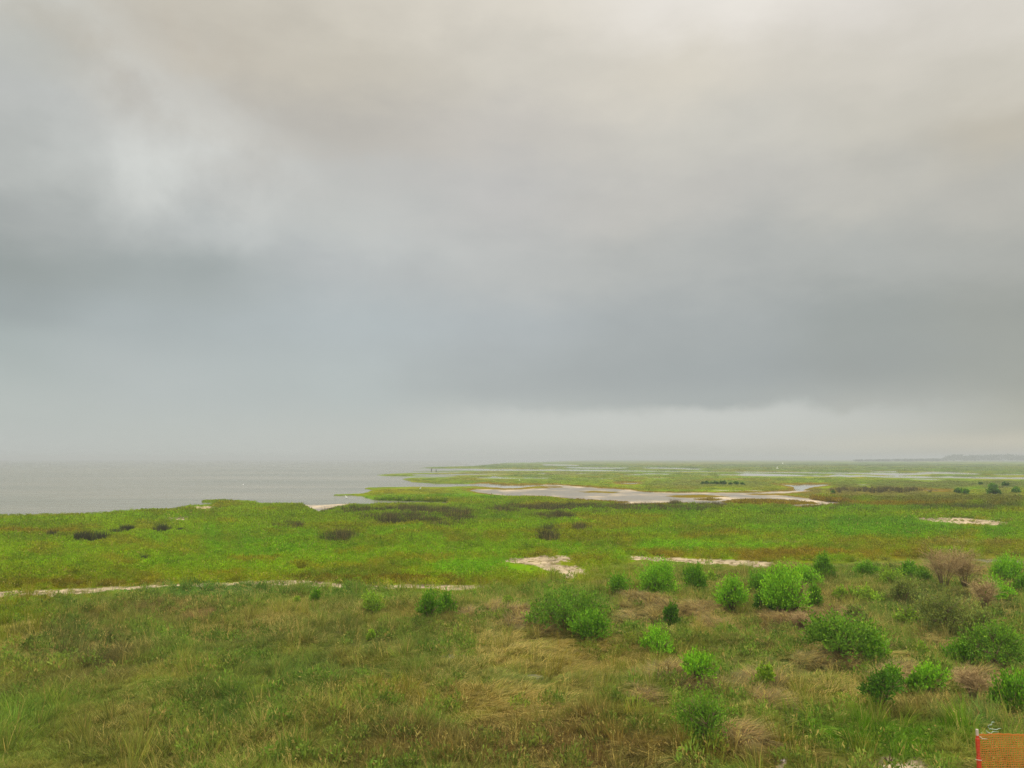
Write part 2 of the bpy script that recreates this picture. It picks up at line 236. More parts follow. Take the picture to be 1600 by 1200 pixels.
def ell(px, py, e, nz=None, k=.35):
    r = np.sqrt(((px - e[0]) / e[2]) ** 2 + ((py - e[1]) / e[3]) ** 2)
    if nz is not None: r = r + nz * k * 2
    return np.clip((1.35 - r) / .7, 0, 1)
def field(x, y, jitter=True):
    """what lies at a ground point: colour, dead share, kind, heap, water, sand, mud"""
    px, py = proj(x, y)
    sc = np.clip((py - HOR) / 60, .03, 2.2)
    nz = fbm(x * .35, y * .35, 4); nb = fbm(px / 38, (py - HOR) / (7 * np.maximum(sc, .15)) , 4)
    jx = px + 14 * nb * np.minimum(1, sc * 1.3); jy = py + (2.6 * nb + 1.0 * nz) * sc * np.clip((py - 736) / 20, .25, 1)
    water = np.zeros(x.shape, bool)
    for p in WATER: water |= pip(p, jx, jy)
    mud = np.zeros(x.shape, bool)
    for p in MUD: mud |= pip(p, jx, jy)
    for p in ISLE: mud &= ~pip(p, jx, jy)
    near = np.zeros(x.shape, bool)
    for p in MUD[:1] + WATER[2:6]: near |= pip(p, jx, jy + 1.3) | pip(p, jx + 10, jy) | pip(p, jx, jy - 1.6)
    for p in ISLE: near |= pip(p, jx, jy)
    n4 = fbm(x * 1.7 + 40, y * 1.7, 3); n9 = fbm(x * 6 + 4, y * 3, 3)
    sand = np.zeros(x.shape, bool)
    for k, p in enumerate(SAND):
        kk_ = .45 if k in (0, 2) else 1.0; qx, qy = px + 16 * nb * kk_ + 10 * n4 + 16 * n9, py + (3 * nb * kk_ + 2.5 * n4 * kk_ + 4 * n9 * kk_) * np.minimum(sc, 1.1); sand |= pip(p, qx, qy)
        if k in (0, 2): sand |= pip(p, px + 10 * n9, py + 1.5 * n9 + 1.2 * n4 - 3.2)
    mud &= ~water
    fg = np.clip((py - bound(px)) / 5 + .5 + nz * 2, 0, 1)
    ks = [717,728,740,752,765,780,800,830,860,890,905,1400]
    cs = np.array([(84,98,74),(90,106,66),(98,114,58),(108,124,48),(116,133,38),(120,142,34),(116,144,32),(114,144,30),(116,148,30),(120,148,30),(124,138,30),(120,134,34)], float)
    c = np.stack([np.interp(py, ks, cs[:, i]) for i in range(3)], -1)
    n5 = fbm(x * .11 + 5, y * .06 + 3, 4); n6 = fbm(px / 60 + 9, np.log(np.maximum(py - HOR, .4)) * 14, 4)
    w = np.clip((n6 - .06) * 7, 0, 1)[:, None] * .75; c = c * (1 - w) + np.array((128,122,44)) * w
    w = np.clip((-n5 - .05) * 7, 0, 1)[:, None] * .6; c = c * (1 - w) + np.array((100,134,46)) * w
    n7 = fbm(x * .05 + 25, y * .09 + 13, 5); w = np.clip((n7 - .02) * 8, 0, 1)[:, None] * .38; c = c * (1 - w) + np.array((130,148,46)) * w
    n8 = fbm(x * .30 + 65, y * .16 + 3, 4); w = np.clip((n8 - .10) * 8, 0, 1)[:, None] * .45; c = c * (1 - w) + np.array((86,108,34)) * w  # darker green flecks, shaded gaps between marsh plants painted into the colour
    f = np.empty_like(c); f[:] = (110,126,54)
    for off, cl, th in ((0, (122,110,58), .06), (31, (94,126,48), .03), (57, (134,128,60), .08), (83, (98,100,50), .11)):
        w = np.clip((fbm(x * .42 + off, y * .30 + off, 4) - th) * 8, 0, 1)[:, None] * .5; f = f * (1 - w) + np.array(cl) * w
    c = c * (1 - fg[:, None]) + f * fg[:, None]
    pn = fbm(px / 30 + 3, (py - HOR) / (6 * np.maximum(sc, .2)), 4)
    for e in PATCH:
        w = (ell(px, py, e, pn, .9) * e[5])[:, None]; c = c * (1 - w) + np.array(e[4]) * w
    w = (near & ~water)[:, None] * .8; c = c * (1 - w) + np.array((122,100,34)) * w
    heap = np.zeros(x.shape); hh = np.zeros(x.shape)
    hn = fbm(x * 1.1, y * 1.1, 3)
    for e in HEAP:
        w = ell(px, py, e, hn, .8); heap = np.maximum(heap, w); hh = np.maximum(hh, w * e[4] * .8)
    c = c * (1 - heap[:, None] * .8) + np.array((140,120,88)) * heap[:, None] * .8
    return dict(px=px, py=py, c=c, fg=fg, heap=heap, hh=hh, water=water, sand=sand & ~water, mud=mud, nz=nz)
def relief(x, y, fl):
    return .12 + fl['fg'] * (fbm(x * .5 + 7, y * .5, 4) * .45 + fbm(x * .12, y * .12 + 3, 2) * .3 + (np.abs(fbm(x * 1.0 + 20, y * 1.6, 3)) * -.55 + .06) * np.clip((fl['px'] - 560) / 300, .25, 1)) + fl['hh'] + (1 - fl['fg']) * fbm(x * .1, y * .1, 3) * .05 * np.clip(1 - fl['mud'] - fl['sand'], 0, 1) - fl['sand'] * .03
def tolin(c):
    c = np.clip(c / 255.0, 0, 1)
    c = np.where(c <= .04045, c / 12.92, ((c + .055) / 1.055) ** 2.4)
    l = c @ np.array((.25, .65, .10))
    return np.clip(l[:, None] + (c - l[:, None]) * 1.08, .005, .9)
KV = 1.03      # palette -> base colour

# ------------------------------------------------------------------ materials
def mat(name):
    m = bpy.data.materials.new(name); m.use_nodes = True; t = m.node_tree; t.nodes.clear()
    o = N(t, 'ShaderNodeOutputMaterial'); return m, t, o
def simple(name, c, rough=.7, var=.15, scale=8.0, bump=.2, spec=.3):
    m, t, o = mat(name); p = N(t, 'ShaderNodeBsdfPrincipled'); n = N(t, 'ShaderNodeTexNoise'); n.inputs['Scale'].default_value = scale; n.inputs['Detail'].default_value = 5
    tcn = N(t, 'ShaderNodeTexCoord'); t.links.new(tcn.outputs['Object'], n.inputs['Vector'])
    cl = lin(c); t.links.new(mixc(t, n.outputs[0], tuple(v * (1 - var * 2) for v in cl), tuple(v * (1 + var * 2) for v in cl)), p.inputs['Base Color'])
    p.inputs['Roughness'].default_value = rough; p.inputs['Specular IOR Level'].default_value = spec
    b = N(t, 'ShaderNodeBump'); b.inputs['Strength'].default_value = bump; b.inputs['Distance'].default_value = .01; t.links.new(n.outputs[0], b.inputs['Height']); t.links.new(b.outputs[0], p.inputs['Normal'])
    t.links.new(p.outputs[0], o.inputs[0]); return m
def ground_mat():
    m, t, o = mat('marsh_ground'); p = N(t, 'ShaderNodeBsdfPrincipled'); a = N(t, 'ShaderNodeAttribute', attribute_name='col'); wt = N(t, 'ShaderNodeAttribute', attribute_name='wet')
    g = N(t, 'ShaderNodeNewGeometry')
    def no(s, d, r=.6, st=1.0):
        n = N(t, 'ShaderNodeTexNoise'); n.inputs['Scale'].default_value = s; n.inputs['Detail'].default_value = d; n.inputs['Roughness'].default_value = r
        mm = N(t, 'ShaderNodeMapping'); mm.inputs['Scale'].default_value = (1, st, 1); t.links.new(g.outputs['Position'], mm.inputs[0]); t.links.new(mm.outputs[0], n.inputs['Vector']); return n.outputs[0]
    n1, n2, n3 = no(2.5, 6), no(.16, 5, .6, .5), no(.9, 4)
    k = M_(t, 'ADD', M_(t, 'MULTIPLY_ADD', n1, 1.0, .5), M_(t, 'MULTIPLY_ADD', n2, .8, -.4))
    cm = N(t, 'ShaderNodeCombineColor'); [t.links.new(k, cm.inputs[i]) for i in range(3)]
    cl = mixc(t, 1.0, a.outputs['Color'], cm.outputs[0], 'MULTIPLY')
    # wet mud: streaks of darker, smoother silt
    wm = N(t, 'ShaderNodeMapRange'); t.links.new(no(.35, 6, .7, .35), wm.inputs[0]); wm.inputs[1].default_value = .42; wm.inputs[2].default_value = .54
    wetv = M_(t, 'MULTIPLY', wt.outputs['Fac'], wm.outputs[0])
    cl = mixc(t, M_(t, 'MULTIPLY', wetv, .6), cl, (.12, .115, .10))
    t.links.new(cl, p.inputs['Base Color'])
    t.links.new(M_(t, 'MULTIPLY_ADD', wetv, -.3, .95), p.inputs['Roughness']); t.links.new(M_(t, 'MULTIPLY', wt.outputs['Fac'], .12), p.inputs['Specular IOR Level'])
    b = N(t, 'ShaderNodeBump'); b.inputs['Strength'].default_value = .6; b.inputs['Distance'].default_value = .12
    t.links.new(M_(t, 'ADD', n1, M_(t, 'MULTIPLY', n3, 1.5)), b.inputs['Height']); t.links.new(b.outputs[0], p.inputs['Normal'])
    t.links.new(p.outputs[0], o.inputs[0]); return m
def water_mat():
    m, t, o = mat('murky_water'); p = N(t, 'ShaderNodeBsdfPrincipled'); g = N(t, 'ShaderNodeNewGeometry')
    def no(s, d, sx, sy, r=.6):
        n = N(t, 'ShaderNodeTexNoise'); n.inputs['Scale'].default_value = s; n.inputs['Detail'].default_value = d; n.inputs['Roughness'].default_value = r
        mm = N(t, 'ShaderNodeMapping'); mm.inputs['Scale'].default_value = (sx, sy, 1); t.links.new(g.outputs['Position'], mm.inputs[0]); t.links.new(mm.outputs[0], n.inputs['Vector']); return n.outputs[0]
    big = no(.016, 7, .35, 1.6, .7)
    bm_ = N(t, 'ShaderNodeMapRange'); bm_.inputs[1].default_value = .38; bm_.inputs[2].default_value = .62; t.links.new(big, bm_.inputs[0]); big = bm_.outputs[0]
    sp = N(t, 'ShaderNodeSeparateXYZ'); t.links.new(g.outputs['Position'], sp.inputs[0])
    calm = N(t, 'ShaderNodeMapRange', interpolation_type='SMOOTHSTEP'); calm.inputs[1].default_value = -.08; calm.inputs[2].default_value = -.02     # sheltered pools and channels of the marsh
    t.links.new(M_(t, 'DIVIDE', sp.outputs[0], M_(t, 'MAXIMUM', sp.outputs[1], 1.0)), calm.inputs[0]); calm = calm.outputs[0]
    t.links.new(mixc(t, big, (.112, .112, .068), (.190, .172, .118)), p.inputs['Base Color'])
    t.links.new(M_(t, 'MULTIPLY_ADD', calm, -.10, .16), p.inputs['Roughness']); p.inputs['IOR'].default_value = 1.33
    h = M_(t, 'ADD', M_(t, 'MULTIPLY', no(.8, 4, .4, 1.3), .5), M_(t, 'MULTIPLY', no(.22, 4, .4, 1.2), 1.2))
    h = M_(t, 'MULTIPLY', h, M_(t, 'MULTIPLY_ADD', calm, -.985, 1.0))
    b = N(t, 'ShaderNodeBump'); b.inputs['Strength'].default_value = .7; b.inputs['Distance'].default_value = .5
    t.links.new(h, b.inputs['Height']); t.links.new(b.outputs[0], p.inputs['Normal']); t.links.new(p.outputs[0], o.inputs[0]); return m
def leaf_mat(name, inst=True, straw=(166,150,80)):
    """blade or leaf: instancer colour, part of the blades dead"""
    m, t, o = mat(name); k = 'INSTANCER' if inst else 'GEOMETRY'
    a = N(t, 'ShaderNodeAttribute', attribute_name='col', attribute_type=k); rn = N(t, 'ShaderNodeAttribute', attribute_name='rnd')
    sp = N(t, 'ShaderNodeSeparateColor'); t.links.new(rn.outputs['Color'], sp.inputs[0])
    cl = a.outputs['Color']
    if inst:
        d = N(t, 'ShaderNodeAttribute', attribute_name='dry', attribute_type=k)
        isd = M_(t, 'LESS_THAN', sp.outputs[0], d.outputs['Fac']); cl = mixc(t, isd, cl, tuple(v * KV for v in lin(straw)))
    v = M_(t, 'MULTIPLY_ADD', sp.outputs[1], .9, .6)
    cm = N(t, 'ShaderNodeCombineColor'); t.links.new(M_(t, 'MULTIPLY', v, M_(t, 'MULTIPLY_ADD', sp.outputs[2], .3, .88)), cm.inputs[0]); t.links.new(v, cm.inputs[1]); t.links.new(v, cm.inputs[2])
    cl = mixc(t, 1.0, cl, cm.outputs[0], 'MULTIPLY')
    p = N(t, 'ShaderNodeBsdfPrincipled'); t.links.new(cl, p.inputs['Base Color']); p.inputs['Roughness'].default_value = .6; p.inputs['Specular IOR Level'].default_value = .06
    tr = N(t, 'ShaderNodeBsdfTranslucent'); t.links.new(cl, tr.inputs[0]); mx = N(t, 'ShaderNodeMixShader'); mx.inputs[0].default_value = .35 if inst else .22
    t.links.new(p.outputs[0], mx.inputs[1]); t.links.new(tr.outputs[0], mx.inputs[2]); t.links.new(mx.outputs[0], o.inputs[0]); return m
M_GROUND, M_WATER, M_BLADE, M_LEAF = ground_mat(), water_mat(), leaf_mat('grass_blade'), leaf_mat('shrub_leaf', False)
M_BARK = simple('grey_brown_bark', (110, 92, 62), .9, .3, 20)

# ------------------------------------------------------------------ mesh helpers
def np_mesh(name, v, f, nside, attrs=None, m=None, smooth=False):
    me = bpy.data.meshes.new(name); nv, nf = len(v), len(f)
    me.vertices.add(nv); me.vertices.foreach_set('co', np.ascontiguousarray(v, np.float32).ravel())
    me.loops.add(nf * nside); me.loops.foreach_set('vertex_index', np.ascontiguousarray(f, np.int32).ravel())
    me.polygons.add(nf); me.polygons.foreach_set('loop_start', np.arange(nf, dtype=np.int32) * nside)
    if smooth: me.polygons.foreach_set('use_smooth', np.ones(nf, bool))
    for k, (dom, typ, d) in (attrs or {}).items():
        a = me.attributes.new(k, typ, dom)
        a.data.foreach_set({'FLOAT_VECTOR': 'vector', 'FLOAT_COLOR': 'color'}.get(typ, 'value'), np.ascontiguousarray(d, np.float32 if typ != 'INT' else np.int32).ravel())
    me.update(calc_edges=True)
    if m: me.materials.append(m)
    return me
def link(name, me, parent=None, loc=(0, 0, 0), rz=0.0):
    o = bpy.data.objects.new(name, me); C.objects.link(o); o.location = loc; o.rotation_euler = (0, 0, rz)
    if parent: o.parent = parent
    return o
def tag(o, label=None, cat=None, group=None, kind=None):
    for k, v in (('label', label), ('category', cat), ('group', group), ('kind', kind)):
        if v: o[k] = v
    return o
class MB:
    """collects tubes, blobs and sheets into one mesh"""
    def __init__(s): s.v = []; s.f = []
    def tube(s, pts, rad, n=6):
        pts = [Vector(p) for p in pts]; base = len(s.v)
        for i, p in enumerate(pts):
            d = (pts[min(i + 1, len(pts) - 1)] - pts[max(i - 1, 0)]).normalized(); a = d.orthogonal().normalized(); b = d.cross(a)
            for k in range(n):
                t = 2 * math.pi * k / n; s.v.append(p + (a * math.cos(t) + b * math.sin(t)) * rad[i])
        for i in range(len(pts) - 1):
            for k in range(n): s.f.append((base + i * n + k, base + i * n + (k + 1) % n, base + (i + 1) * n + (k + 1) % n, base + (i + 1) * n + k))
        s.f.append(tuple(base + k for k in range(n))[::-1]); s.f.append(tuple(base + (len(pts) - 1) * n + k for k in range(n))); return s
    def blob(s, c, r, n=8, rings=6, rot=None):
        base = len(s.v); c = Vector(c)
        for i in range(rings + 1):
            ph = math.pi * i / rings
            for k in range(n):
                t = 2 * math.pi * k / n; q = Vector((r[0] * math.sin(ph) * math.cos(t), r[1] * math.sin(ph) * math.sin(t), r[2] * math.cos(ph)))
                s.v.append(c + (rot @ q if rot else q))
        for i in range(rings):
            for k in range(n): s.f.append((base + i * n + k, base + (i + 1) * n + k, base + (i + 1) * n + (k + 1) % n, base + i * n + (k + 1) % n))
        return s
    def box(s, a, b):
        base = len(s.v)
        for z in (a[2], b[2]):
            for x, y in ((a[0], a[1]), (b[0], a[1]), (b[0], b[1]), (a[0], b[1])): s.v.append(Vector((x, y, z)))
        s.f += [tuple(base + i for i in q) for q in ((3,2,1,0),(4,5,6,7),(0,1,5,4),(1,2,6,5),(2,3,7,6),(3,0,4,7))]; return s
    def build(s, name, m, parent=None, smooth=True, loc=(0, 0, 0)):
        me = bpy.data.meshes.new(name); me.from_pydata([tuple(q) for q in s.v], [], s.f); me.materials.append(m)
        if smooth: me.polygons.foreach_set('use_smooth', [True] * len(me.polygons))
        me.update(); return link(name, me, parent, loc)

# ------------------------------------------------------------------ the ground: one sheet out to the horizon
rows = np.concatenate([np.array([717.12, 717.3, 717.5]), np.arange(717.7, 800, .3), np.arange(800, 940, 1.1), np.arange(941, 1300, 2.4)])
ys = (CAM_H - .12) / -ray(800, rows)[1]; ys = ys[(ys > 0) & (ys < 8900)]
ys = np.concatenate([ys, [9, 6, 3, 0, -4, -10, -30, -100]])
ts = np.concatenate([-np.geomspace(5, .78, 50), np.arange(-.76, .76, 2.0 / F), np.geomspace(.78, 5, 50)])
X = ts[None, :] * np.maximum(ys, 9)[:, None]; Y = np.repeat(ys[:, None], len(ts), 1)
x, y = X.ravel(), Y.ravel()
fl = field(x, np.maximum(y, 6.0)); z = relief(x, y, fl)
z = np.where(fl['water'], -.45, z); z = np.where(y < 12, .1, z); z = np.where(fl['mud'], .045 + fl['nz'] * .04, z)
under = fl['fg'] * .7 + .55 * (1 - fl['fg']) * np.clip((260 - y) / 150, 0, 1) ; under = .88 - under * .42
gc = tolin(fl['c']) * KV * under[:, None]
sn = fbm(x * 2.1, y * 2.1, 3)[:, None]
gc = np.where(fl['sand'][:, None], np.array(lin((210, 189, 154))) * (.50 + sn * .5) * (1 - np.clip(fbm(x * 4.5, y * 2.5, 4)[:, None] * 5 - .55, 0, .5) * np.array([1, 1.0, 1.25])), gc)
mn = np.clip(fbm(x * .2 + 3, y * .10, 4)[:, None] * 4 + .2, 0, 1); mn = np.maximum(mn, np.maximum(ell(fl['px'], fl['py'], (880, 770, 110, 5.5), fl['nz']), np.maximum(ell(fl['px'], fl['py'], (1010, 777.5, 90, 5), fl['nz']), ell(fl['px'], fl['py'], (1100, 784, 60, 3), fl['nz'])))[:, None])
gc = np.where(fl['mud'][:, None], (np.array(lin((224, 202, 168))) * (1 - mn) + np.array(lin((152, 146, 132))) * mn) * .60, gc)
gc = np.where(fl['water'][:, None], np.array([.1, .09, .07]), gc)
nr, nc_ = len(ys), len(ts); ii = np.arange(nr * nc_).reshape(nr, nc_)
fc = np.stack([ii[1:, :-1], ii[1:, 1:], ii[:-1, 1:], ii[:-1, :-1]], -1).reshape(-1, 4)
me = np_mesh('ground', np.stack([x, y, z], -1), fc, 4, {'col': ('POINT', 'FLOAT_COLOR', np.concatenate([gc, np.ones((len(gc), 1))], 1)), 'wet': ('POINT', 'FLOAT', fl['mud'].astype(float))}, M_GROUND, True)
tag(link('ground', me), kind='structure')
B = 9100.0
me = np_mesh('water', np.array([(-B, -200, 0), (B, -200, 0), (B, 9100, 0), (-B, 9100, 0)]), np.array([[0, 1, 2, 3]]), 4, m=M_WATER)
tag(link('water', me), kind='structure')

# ------------------------------------------------------------------ ground cover: tufts scattered by geometry nodes
def blades(n, spread, h0, h1, w, lean, curl, seg=3, wind=(0, 0), lie=0.0, seed=0):
    r = np.random.default_rng(seed); v = []; f = []; rn = []
    for i in range(n):
        a = r.random() * 2 * np.pi; rad = spread * np.sqrt(r.random()); p = np.array([rad * np.cos(a), rad * np.sin(a), -.03])
        h = h0 + (h1 - h0) * r.random() ** 1.5; a2 = a + r.normal() * .7; out = np.array([np.cos(a2), np.sin(a2), 0]) * lean * (.4 + r.random()) + np.array([wind[0], wind[1], 0])
        d = np.array([0, 0, 1.0]) * (1 - lie) + out; d /= np.linalg.norm(d); side = np.array([-np.sin(a2 + r.normal() * .8), np.cos(a2 + r.normal() * .8), 0]); ww = w * (.7 + .6 * r.random())
        tilt = np.array([out[0], out[1], 0]) * curl - np.array([0, 0, .35 * curl]); b = len(v)
        for k in range(seg + 1):
            t = k / seg; q = ww * (1 - t) ** .6 * .5
            if k == seg: v.append(p.copy())
            else: v.append(p - side * q); v.append(p + side * q)
            d2 = d + tilt * t * 1.4; d2 /= np.linalg.norm(d2); p = p + d2 * h / seg
            if p[2] < .015: p[2] = .015 + .03 * r.random()
        c3 = list(r.random(3)); rn += [c3] * (2 * seg + 1)
        for k in range(seg - 1): f.append((b + 2 * k, b + 2 * k + 1, b + 2 * k + 3)); f.append((b + 2 * k, b + 2 * k + 3, b + 2 * k + 2))
        f.append((b + 2 * seg - 2, b + 2 * seg - 1, b + 2 * seg))
    return np.array(v), np.array(f), np.array(rn)
def leaves(n, R, H, ln, wd, seed=0, up=.6):
    """low leafy plant: short pointed leaves filling a flattened dome"""
    r = np.random.default_rng(seed); v = []; f = []; rn = []
    for i in range(n):
        a = r.random() * 6.283; q = np.sqrt(r.random()); rad = R * q; zz = H * (1 - q * q * .7) * (.35 + .65 * r.random())
        p = np.array([rad * np.cos(a), rad * np.sin(a), zz]); d = r.normal(size=3) * .6 + np.array([np.cos(a) * .4, np.sin(a) * .4, up]); d /= np.linalg.norm(d)
        s = np.cross(d, r.normal(size=3)); s /= np.linalg.norm(s); L = ln * (.6 + .8 * r.random()); w_ = wd * (.7 + .6 * r.random()); b = len(v)
        v += [p, p + d * L * .5 + s * w_ * .5, p + d * L, p + d * L * .5 - s * w_ * .5]; rn += [list(r.random(3))] * 4; f += [(b, b + 1, b + 2), (b, b + 2, b + 3)]
    return np.array(v), np.array(f), np.array(rn)
def proto(name, data):
    v, f, rn = data
    me = np_mesh(name, v, f, 3, {'rnd': ('POINT', 'FLOAT_COLOR', np.concatenate([rn, np.ones((len(rn), 1))], 1))}, M_BLADE)
    return bpy.data.objects.new(name, me)        # a source shape only: never linked to the scene
def scatter(name, protos, P, rot, scl, idx, colr, dry, label, cat='ground cover'):
    me = bpy.data.meshes.new(name); me.vertices.add(len(P)); me.vertices.foreach_set('co', np.ascontiguousarray(P, np.float32).ravel())
    for k, typ, d in (('rot', 'FLOAT_VECTOR', rot), ('scl', 'FLOAT_VECTOR', scl), ('col', 'FLOAT_COLOR', np.concatenate([colr, np.ones((len(P), 1))], 1)), ('dry', 'FLOAT', dry), ('idx', 'INT', idx)):
        a = me.attributes.new(k, typ, 'POINT'); a.data.foreach_set({'FLOAT_VECTOR': 'vector', 'FLOAT_COLOR': 'color'}.get(typ, 'value'), np.ascontiguousarray(d, np.float32 if typ != 'INT' else np.int32).ravel())
    me.materials.append(M_BLADE)
    o = link(name, me); tag(o, label, cat, kind='stuff')
    g = bpy.data.node_groups.new(name, 'GeometryNodeTree'); g.interface.new_socket('Geometry', in_out='INPUT', socket_type='NodeSocketGeometry'); g.interface.new_socket('Geometry', in_out='OUTPUT', socket_type='NodeSocketGeometry')
    L = g.links; gi = g.nodes.new('NodeGroupInput'); go = g.nodes.new('NodeGroupOutput'); ip = g.nodes.new('GeometryNodeInstanceOnPoints'); jn = g.nodes.new('GeometryNodeJoinGeometry')
    for p in protos:
        oi = g.nodes.new('GeometryNodeObjectInfo'); oi.inputs['Object'].default_value = p; gt = g.nodes.new('GeometryNodeGeometryToInstance')
        L.new(oi.outputs['Geometry'], gt.inputs[0]); L.new(gt.outputs[0], jn.inputs[0])
    def na(n, t):
        a = g.nodes.new('GeometryNodeInputNamedAttribute'); a.data_type = t; a.inputs[0].default_value = n; return a.outputs[0]
    mp_ = g.nodes.new('GeometryNodeMeshToPoints'); L.new(gi.outputs[0], mp_.inputs[0]); L.new(mp_.outputs[0], ip.inputs['Points'])
    L.new(jn.outputs[0], ip.inputs['Instance']); ip.inputs['Pick Instance'].default_value = True
    L.new(na('idx', 'INT'), ip.inputs['Instance Index']); er = g.nodes.new('FunctionNodeEulerToRotation'); L.new(na('rot', 'FLOAT_VECTOR'), er.inputs[0]); L.new(er.outputs[0], ip.inputs['Rotation']); L.new(na('scl', 'FLOAT_VECTOR'), ip.inputs['Scale'])
    L.new(ip.outputs[0], go.inputs[0]); md = o.modifiers.new('scatter', 'NODES'); md.node_group = g
    return o
def band(n, y0, y1, tw=.74, pw=1.0):
    """random ground points in view between two distances; pw 1 = even over the ground"""
    u = RNG.random(n); e = pw + 1; yy = (y0 ** e + (y1 ** e - y0 ** e) * u) ** (1 / e) if abs(e) > 1e-6 else y0 * (y1 / y0) ** u
    return RNG.uniform(-tw, tw, n) * yy, yy
RB = [(640,803,95,4.0,1),(575,803,38,4,1),(700,806,45,5,.9),(640,812,60,4,1),(640,818,50,4,1),(720,818,22,5,.8),(690,827,30,3,.4),(785,802,30,4.5,.9),(830,797,45,4,1),(905,798,65,4.5,1),(990,799,75,4,.9),(1060,802,40,3,.7),(868,811,26,4.5,.9),(935,808,40,3,.5),
 (862,842,20,7,.9),(858,832,24,5,.8),(905,831,17,5,.9),(1100,794,34,3,.6),(1054,790,8,3,.7),(1120,797,26,2.5,.5),(1310,797,50,2,.3),(1345,804,24,3,.5),(1302,801,8,2.5,.9),(1500,799,80,3.5,.35),(455,828,26,4,.5),(525,845,22,5,.7),(1380,767,60,3,.15)]
CL = [(142,842,26,7,.9),(190,832,18,6,.9),(251,830,15,6,.9),(281,830,7,5,.9),(80,837,11,4,.9),(224,872,10,4,.8)]
def rushw(x, y, clumps=False):
    px, py = proj(x, y); w = np.zeros(len(x));
    if clumps:
        for e in CL: w = np.maximum(w, ell(px, py, e) * 1.4)
    pn = fbm(x * .35 + 8, y * .16, 4)
    for e in RB: w = np.maximum(w, ell(px, py, e, pn, .8) * e[4])
    return w
def field_ok(x, y):
    fl = field(x, y); ok = ~(fl['water'] | fl['mud']); ok &= ~(fl['sand'] & (RNG.random(len(x)) > np.clip(fbm(x * 2.2 + 3, y * 1.2, 3) * 1.4 - .06, .008, .6))); return fl, ok
def edge(x, y, h):
    """plants right in front of open sand, mud or water stay low: True where something bare lies just behind"""
    px, py = proj(x, y); m = np.zeros(len(x), bool); d0 = y; 
    for k in (.45, .9, 1.35):
        q = py - k * h * F / y; q = np.maximum(q, HOR + .35); y2 = (CAM_H - .12) / -ray(800, q)[1]; x2 = x * y2 / y
        f2 = field(x2, y2); m |= f2['water'] | f2['mud'] | f2['sand']
    return m
def sub(fl, m): return {k: v[m] for k, v in fl.items()}
def emit(name, protos, x, y, fl, s, label, dry, kc=1.0, tilt=.12, aniso=None, cj=.16, dirn=None):
    n = len(x); z = relief(x, y, fl) - .01
    rot = np.stack([RNG.normal(size=n) * tilt, RNG.normal(size=n) * tilt, (RNG.random(n) * 6.283 if dirn is None else dirn)], -1)
    sc = s[:, None] * np.ones((1, 3)) * (aniso if aniso is not None else 1)
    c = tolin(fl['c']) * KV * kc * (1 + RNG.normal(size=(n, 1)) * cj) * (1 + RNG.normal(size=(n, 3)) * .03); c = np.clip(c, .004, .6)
    return scatter(name, protos, np.stack([x, y, z], -1), rot, sc, RNG.integers(0, len(protos), n), c, dry, label)

P_FINE = [proto('grass_source', blades(50, .20, .10, .33, .012, .75, .9, 3, (.10, .02), seed=i)) for i in range(6)]
P_MAT = [proto('matted_source', blades(54, .22, .30, .62, .013, .50, 1.3, 4, (1.0, .1), .72, seed=20 + i)) for i in range(5)]
P_TALL = [proto('tall_grass_source', blades(46, .16, .45, .85, .014, .30, .6, 4, (.22, .05), seed=40 + i)) for i in range(4)]
P_FORB = [proto('herb_source', leaves(85, .26, .30, .10, .034, seed=60 + i)) for i in range(6)]
P_FAR = [proto('far_clump_source', leaves(90, .9, .30, .24, .09, seed=80 + i, up=.8)) for i in range(5)]
P_RUSH = [proto('rush_source', blades(64, .36, .55, 1.05, .022, .22, .35, 2, (.03, 0), seed=100 + i)) for i in range(4)]

# foreground meadow (15 to 45 m)
x, y = band(64000, 12.5, 47); fl, ok = field_ok(x, y); ok &= fl['fg'] > RNG.random(len(x))
x, y, fl = x[ok], y[ok], sub(fl, ok)
mt = fbm(x * .18 + 11, y * .18, 3); right = np.clip((fl['px'] - 640) / 250, 0, 1) * np.clip((fl['py'] - 925) / 40, 0, 1)
matw = np.clip(right * .85 + mt * 2.0, 0, .92); matw = np.maximum(matw, fl['heap']); lush = ell(fl['px'], fl['py'], (1390, 1150, 180, 45)); matw *= 1 - lush * .8
ismat = RNG.random(len(x)) < matw
dryn = np.clip(.07 + fbm(x * .3 + 77, y * .3, 3) * 1.1 + right * .09 - lush * .3, .02, .75)
swirl = fbm(x * .13 + 3, y * .13, 3) * 9.0 + .2
m = ~ismat; s = .75 + .5 * RNG.random(m.sum()); s = np.where(edge(x[m], y[m], .33), s * .25, s); s *= 1 + np.clip(fbm(x[m] * .5, y[m] * .5, 3) * 1.6, -.35, .6)
emit('meadow_grass', P_FINE, x[m], y[m], sub(fl, m), s, 'knee high mixed green and straw coloured meadow grass across the foreground', dryn[m])
m = ismat & (fl['heap'] < .5)
emit('matted_grass', P_MAT, x[m], y[m], sub(fl, m), .7 + .5 * RNG.random(m.sum()), 'wind flattened olive and straw grass combed over in swirls in the right foreground', np.clip(dryn[m] + .14, 0, .8), dirn=swirl[m] + RNG.normal(size=m.sum()) * .45, tilt=.1)
m = ismat & (fl['heap'] >= .5)
emit('dead_reed_heaps', P_MAT, x[m], y[m], sub(fl, m), .75 + .5 * RNG.random(m.sum()), 'low grey brown heaps of dead collapsed reeds among the shrubs', np.full(m.sum(), .3), dirn=swirl[m] + RNG.normal(size=m.sum()) * 1.3, tilt=.3, cj=.18)
x, y = band(2600, 13, 45); fl, ok = field_ok(x, y); ok &= (fl['fg'] > .6) & (fl['heap'] < .3); ok &= (fbm(x * .6 + 9, y * .6, 3) > .04) | (ell(fl['px'], fl['py'], (1390, 1150, 170, 42)) > .3)
